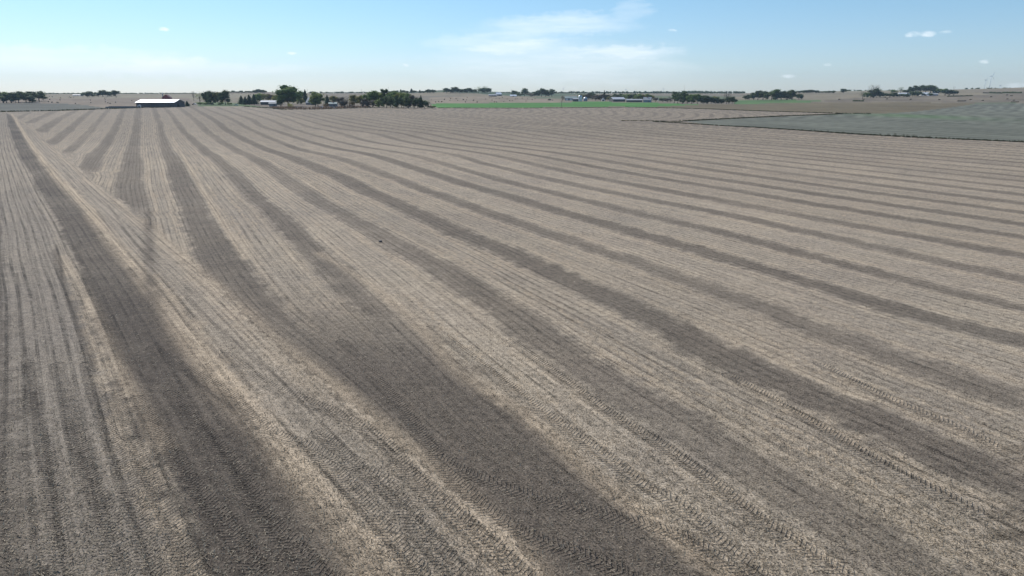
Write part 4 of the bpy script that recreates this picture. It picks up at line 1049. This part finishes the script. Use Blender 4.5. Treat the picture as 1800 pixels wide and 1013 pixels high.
for i in range(12):
    bale(TR.uniform(402, 470), TR.uniform(164, 172), 'tiny round bale on the slope above the conifer windbreak', 'round bales above the conifer windbreak', TR.uniform(.7, 1.1))
def bigstack(px, base, wpx, hpx, label, rows=None):
    """a long stack of round bales, ends to the camera"""
    p = ground_at(px, base); k = mpp(p); L = wpx * k; H_ = hpx * k
    o = empty('bale_stack', p, .03)
    nx = max(2, int(L / 2.0)); nz = max(1, int(round(H_ / 1.6))); s_ = H_ / nz / 1.6
    for j in range(nz):
        for i in range(nx - (j % 2)):
            b2 = bpy.data.objects.new('round_bale', BM); col.objects.link(b2); b2.parent = o
            b2.location = (-L/2 + (i + .5 + .5 * (j % 2)) * L / nx, TR.uniform(-.15, .15), j * 1.45 * s_); b2.scale = (L / nx / 1.62, 1.2, s_ * 1.0); b2.rotation_euler = (0, 0, TR.uniform(-.1, .1))
    tag(o, label, 'bale stack'); return o
lone = [(1475,175.6,'first from the left'),(1518,175.2,'right above the long low green hedge'),(1559,174.9,'below the dark farm hedge, left of the middle'),(1600.5,175.4,'below the right half of the farm hedge'),(1651,176,'left of the long brown bale stack'),(1706,176,'just right of the long brown bale stack'),(1727,177.4,'second right of the long brown bale stack'),(1742,171,'alone high on the slope below the hedge'),(1770,167.8,'the highest pair at the right edge'),(1777.5,169,'just below the highest at the right edge'),(1770.5,174.8,'above left end of the stack by the right edge'),(1781.5,177,'above right end of the stack by the right edge')]
for px, py, wh_ in lone:
    p = ground_at(px, py); k = mpp(p)
    o = empty('bale_pair', p, TR.uniform(-.3, .3)); s_ = 1.7 * k / 1.6
    for dx in (-1.0, .9):
        b2 = bpy.data.objects.new('round_bale', BM); col.objects.link(b2); b2.parent = o; b2.location = (dx * s_ * 1.05, TR.uniform(-.4, .4), 0); b2.scale = (s_ * 1.15, s_, s_)
    tag(o, 'dark bale pair, ' + wh_, 'bales', 'bale pairs on the right hillside')
bigstack(1690, 178.4, 16, 2.0, 'long brown stack of round bales on the right hillside')
bigstack(1783.5, 180.0, 15, 1.7, 'dark low stack of round bales near the right edge above the grey-green field')
bigstack(1733, 163.8, 12, 1.6, 'upper stack of round bales left of the hillside hedges')
bigstack(966, 176.6, 7, 3.0, 'brown heap of bales left of the farm with the pale dome bin')
def pole(px, base, top, label):
    p = ground_at(px, base); k = mpp(p); h_ = (base - top) * k; o = empty('utility_pole', p, TR.uniform(-.3, .3))
    a_ = MB(); a_.tube((0, 0, -.5), (0, 0, h_), .2, .14, 7); a_.build('post', M_wood, o)
    b2 = MB(); b2.box(-1.4, 1.4, -.07, .07, h_ - 1.2, h_ - 1.0); b2.build('crossarm', M_wood, o)
    for s_ in (-1.25, 0.35, 1.25):
        c2 = MB(); c2.lathe([(.06, h_ - 1.0), (.1, h_ - .9), (.05, h_ - .78)], 6, (s_, 0, 0)); c2.build('insulator', M_palewall, o)
    tag(o, label, 'utility pole', None); return o
for px, b0, t0, lb in [(683,163,152.5,'utility pole rising above the back of the long windbreak'),(1202.5,166,150.5,'tall utility pole standing behind the long dark tree belt'),(899,166,157.5,'utility pole left of the first round tree of the middle distance'),
                       (1675.5,158.5,147.2,'left one of two utility poles right of the right-hand farm'),(1677.8,158.5,147.0,'right one of two utility poles right of the right-hand farm'),(636,166,157.6,'utility pole on the horizon above the yellow-green trees'),
                       (987,190,176,'thin utility pole at the near edge of the green field'),(541,166,157.5,'utility pole beside the top of the narrow conifer')]:
    pole(px, b0, t0, lb)
def turbine(px, hub, dist, label, ph):
    d = pix_dir(px, hub); t = dist / math.hypot(d.x, d.y); x_ = d.x * t; y_ = d.y * t; zt = CAM_H + d.z * t; z0 = float(terrain(x_, y_)); h_ = zt - z0
    o = empty('wind_turbine', (x_, y_, z0), ph * .7)
    a_ = MB(); a_.tube((0, 0, 0), (0, 0, h_), .9, .5, 12); a_.build('tower', M_turbine, o, True)
    b2 = MB(); b2.box(-1.1, 1.1, -3, 4, h_ - 1.0, h_ + 1.3); b2.build('nacelle', M_turbine, o)
    hb = MB(); hb.tube((0, -5.2, h_), (0, -3, h_), .4, 1.1, 10); rt = hb.build('hub', M_turbine, o)
    for i in range(3):
        an = ph + i * 2.094; c = Vector((math.sin(an), 0, math.cos(an))); s_ = Vector((math.cos(an), 0, -math.sin(an)))
        bl = MB(); r_ = h_ * .36; q = Vector((0, -5, h_))
        for (t_, w_, th) in [(0, 1.4, .7)]: pass
        P = [(.8, .6), (r_ * .22, 1.2), (r_ * .6, .8), (r_, .2)]
        for (d0, w0), (d1, w1) in zip(P[:-1], P[1:]):
            n = len(bl.v)
            for (dd, ww) in ((d0, w0), (d1, w1)):
                for (su, sv) in ((-1, 0), (0, .35), (1, 0), (0, -.35)): bl.v.append(tuple(q + c * dd + s_ * su * ww * .6 + Vector((0, sv * ww, 0))))
            for j in range(4): bl.f.append((n + j, n + (j + 1) % 4, n + 4 + (j + 1) % 4, n + 4 + j))
        bl.build('blade', M_turbine, o)
    tag(o, label, 'wind turbine', None); return o
turbine(1743, 134, 3300, 'pale wind turbine standing highest above the horizon near the right edge', .4)
turbine(1733, 141, 3800, 'smaller pale wind turbine just left of the highest one', 1.3)
turbine(1758, 151, 4300, 'small wind turbine right of the highest one, low over the hill', .9)
turbine(1166, 156.2, 4600, 'faint wind turbine on the horizon above the left end of the dark belt', .2)
turbine(1100, 157.5, 4800, 'faint wind turbine on the horizon above the barn with the pale roof', 1.0)
turbine(990, 155.5, 4700, 'faint wind turbine on the horizon right of the dark grove', .6)

# ---------------------------------------------------------------- stuff: distant tree lines, rank grass, straw
def treeline(name, segs, label_, leaf='dark', seed=3):
    rnd = random.Random(seed); mb = MB()
    for (x0, x1, yb, h0, h1, gap) in segs:
        x_ = x0
        while x_ < x1:
            if rnd.random() > gap:
                dd = pix_dir(x_, 164); d_ = rnd.uniform(2380, 2900); t = d_ / math.hypot(dd.x, dd.y); X_, Y_ = dd.x * t, dd.y * t
                zr = float(terrain(X_, Y_)); k = Y_ / FPX
                top = CAM_H + (HORIZON - (yb - rnd.uniform(h0, h1))) * k; hh = max(top - zr, 2.0); w_ = rnd.uniform(2.0, 4.5) * k
                crown_core(mb, (X_, Y_, zr + hh * .5), w_ * .5, hh * .5, rnd, rnd.random() * 99)
                for q in range(26):
                    leafquad(mb, (X_ + rnd.gauss(0, w_ * .4), Y_ + rnd.gauss(0, w_ * .3), zr + hh * rnd.uniform(.15, 1.02)), 1.1, rnd)
            x_ += rnd.uniform(1.2, 3.0)
    o = mb.build(name, LEAF[leaf]); tag(o, label_, 'woodland', None, 'stuff'); return o
treeline('distant_woodland', [(-60, 345, 165.3, .6, 2.2, .12), (530, 690, 163.8, .8, 2.8, .2), (865, 1000, 164.2, .8, 2.4, .15), (975, 1180, 164.0, 1.5, 3.8, .04), (1180, 1300, 164.0, 1.2, 3.6, .15),
                         (1200, 1245, 163.5, 2.5, 4.0, .02), (1290, 1310, 163.5, 1.5, 3.0, .1), (1480, 1600, 159.6, .3, 1.4, .4), (1690, 1800, 156, .1, .9, .6)], 'long band of small bluish trees along the whole horizon')
def rank_grass(name, lines, label_, mat_, seed):
    rnd = random.Random(seed); mb = MB()
    for pts, hh, wd, dens in lines:
        P = [ground_at(*p) for p in pts]
        for p, q in zip(P[:-1], P[1:]):
            n = int((q - p).length * dens); side = Vector((-(q - p).y, (q - p).x, 0)).normalized()
            for i in range(n):
                c = p.lerp(q, rnd.random()) + side * rnd.gauss(0, wd); c.z = float(terrain(c.x, c.y))
                h_ = hh * rnd.uniform(.5, 1.3); a_ = rnd.uniform(0, 3.14); w_ = .35 * rnd.uniform(.6, 1.4); u = Vector((math.cos(a_), math.sin(a_), 0)) * w_
                ln = Vector((rnd.gauss(0, .3), rnd.gauss(0, .3), 0)) * h_
                t = c + ln + Vector((0, 0, h_))
                mb.quad(tuple(c - u), tuple(c + u), tuple(t + u * .5), tuple(t - u * .4))
    o = mb.build(name, mat_); tag(o, label_, 'tall grass', None, 'stuff'); return o
rank_grass('rank_grass', [
    ([(1092,212.6),(1150,213.2),(1200,214.4)], .35, .5, 7), ([(1150,214.4),(1200,217),(1260,221),(1330,224.5),(1400,229),(1500,236),(1600,241.5),(1700,246),(1800,250),(1900,255)], .34, .45, 10),
    ([(1200,213.4),(1250,210.8),(1380,204.5),(1480,200.8)], .5, .6, 9), ([(770,190.3),(900,190.7),(1000,190),(1100,188.8),(1180,190.2),(1250,192.2),(1340,195.7),(1400,197.4),(1480,199.8),(1532,200.2)], .5, 1.2, 7),
    ([(0,197.2),(100,195.2),(180,192.2),(245,190.2),(300,189.2)], .9, 1.2, 4), ([(430,187.6),(480,190.6),(500,193),(560,192.6),(620,190.6),(655,189.6)], .6, 1.6, 3)],
    'strip of dark rank grass and weeds along the field boundaries', M_darkgrass, 5)
rank_grass('dry_brush', [([(485,189.8),(520,191.5),(560,191.3),(615,190)], 1.6, 4.0, 5), ([(600,189.5),(650,188.5)], 1.6, 2.5, 4)], 'rusty dry brush between the farmstead and the stubble', leafmat('rusty brush', (.15, .10, .07)), 9)
# taller weeds standing in the boundary of the grey-green field
wr = random.Random(12)
WEEDS = []
for i in range(3):
    tr_, cr_ = bush(200 + i, 160, 0); WEEDS.append((tr_.mesh('stem', M_bark), cr_.mesh('foliage', M_darkgrass)))
wx = [1426,1431,1435,1443,1455,1482,1486,1516,1523,1530,1540,1547,1555,1561,1572,1582,1584,1588,1594,1598,1603,1606,1610,1628,1633,1646,1668,1684,1688,1702,1742,1790]
for i, px in enumerate(wx):
    yb = np.interp(px, [1400,1500,1600,1700,1800], [229.3,236.3,241.8,246.3,250.3]); p = ground_at(px, yb); k = mpp(p)
    hp = wr.uniform(3.2, 6.0) if px < 1560 or 1610 < px else wr.uniform(4.0, 8.0)
    o = empty('weed_clump', p, wr.uniform(0, 6.3)); o.scale = (hp * k * .9, hp * k * .9, hp * k)
    for nm, me in zip(('stem', 'foliage'), WEEDS[i % 3]):
        c = bpy.data.objects.new(nm, me); col.objects.link(c); c.parent = o
    tag(o, 'clump of tall dark weeds on the near edge of the grey-green field', 'weeds', 'weed clumps along the near edge of the grey-green field')

# dark clod lying in the middle of the field
p = ground_at(669, 425.5)
mb = MB(); crown_core(mb, (0, 0, .08), .19, .10, random.Random(1), 4.4)
o = mb.build('earth_clod', M_darkwall); o.location = p; tag(o, 'single black clod lying on the stubble in the middle of the field', 'clod')

# straw and stalk pieces lying on the near ground
rs = np.random.RandomState(11)
NS = 110000
v_ = rs.rand(NS)
pyy = 1090 - (1090 - 380) * v_
an = PITCH + np.arctan((pyy - 506.5) / FPX); yy_ = CAM_H / np.tan(an) + rs.uniform(-.5, .5, NS); xx_ = yy_ * rs.uniform(-.95, .95, NS)
# fewer pieces on the bare strips
hx = np.interp(yy_, YG, C['H']); bx_ = np.interp(yy_, YG, C['B']); Us = np.zeros(NS); prev = np.interp(yy_, YG, G[0])
for k in range(1, 30):
    cur = np.interp(yy_, YG, G[k]); Us += np.clip((xx_ - prev) / np.maximum(cur - prev, .05), 0, 1); prev = cur
dd_ = np.where(xx_ < bx_, np.abs(xx_ - hx) < 2.2, (np.abs(Us - np.round(Us)) < .2) | ((Us > NE1 - .2) & (Us < NE1 + 1.2) & (yy_ < 55)))
keep = rs.rand(NS) < np.where(dd_, .45, 1.0) * np.clip((pyy - 380) / 420, 0, 1) ** 1.2
xx_ = xx_[keep]; yy_ = yy_[keep]; n = len(xx_)
ln = rs.uniform(.03, .075, n); wd = rs.uniform(.006, .012, n) * (1 + .008 * yy_); an = rs.uniform(0, np.pi, n); tl = rs.normal(0, .30, n)
tall = rs.rand(n) < .1; tl[tall] = rs.uniform(.6, 1.3, tall.sum())
ux = np.cos(an) * np.cos(tl); uy = np.sin(an) * np.cos(tl); uz = np.sin(tl)
px_ = -np.sin(an); py2 = np.cos(an)
zz_ = terrain(xx_, yy_) + .02 + np.abs(uz) * ln
V = np.zeros((n, 4, 3), np.float32)
for j, (s1, s2) in enumerate(((-1, -1), (1, -1), (1, 1), (-1, 1))):
    V[:, j, 0] = xx_ + ux * ln * s1 + px_ * wd * s2; V[:, j, 1] = yy_ + uy * ln * s1 + py2 * wd * s2; V[:, j, 2] = zz_ + uz * ln * s1 + .004 * s2
me = bpy.data.meshes.new('crop_residue'); me.vertices.add(n * 4); me.vertices.foreach_set('co', V.ravel())
me.loops.add(n * 4); me.loops.foreach_set('vertex_index', np.arange(n * 4, dtype=np.int32)); me.polygons.add(n); me.polygons.foreach_set('loop_start', np.arange(0, n * 4, 4, dtype=np.int32))
me.update(calc_edges=True)
at_ = me.attributes.new('tint', 'FLOAT', 'POINT'); at_.data.foreach_set('value', np.repeat(rs.rand(n).astype(np.float32), 4))
m_, nb, b = mat('loose straw')
tt = attr(nb, 'tint'); nb.link(nb.mix(tt, (.10, .08, .06, 1), (.58, .48, .34, 1)), b.inputs['Base Color']); b.inputs['Roughness'].default_value = .8
tr = nb.n('ShaderNodeBsdfTranslucent'); nb.link(nb.mix(tt, (.11, .095, .07, 1), (.50, .42, .30, 1)), tr.inputs[0]); mx = nb.n('ShaderNodeMixShader'); mx.inputs[0].default_value = .35
nb.link(b.outputs[0], mx.inputs[1]); nb.link(tr.outputs[0], mx.inputs[2]); nb.link(mx.outputs[0], nb.nt.nodes['Material Output'].inputs[0])
me.materials.append(m_)
o = bpy.data.objects.new('crop_residue', me); col.objects.link(o)
tag(o, 'loose straw and chopped stalks littering the harvested ground', 'straw', None, 'stuff')

# ---------------------------------------------------------------- haze
hz = MB(); hz.box(-5700, 5700, -5700, 5700, -4.0, 150.0)
m_ = bpy.data.materials.new('haze'); m_.use_nodes = True; nt = m_.node_tree; nt.nodes.clear()
pv = nt.nodes.new('ShaderNodeVolumePrincipled'); pv.inputs['Density'].default_value = 0.68e-4; pv.inputs['Color'].default_value = (.66, .84, 1.0, 1); pv.inputs['Anisotropy'].default_value = .0
mo = nt.nodes.new('ShaderNodeOutputMaterial'); nt.links.new(pv.outputs[0], mo.inputs['Volume'])
o = hz.build('haze', m_); tag(o, 'thin pale blue haze in the air over the fields', 'haze', None, 'stuff')
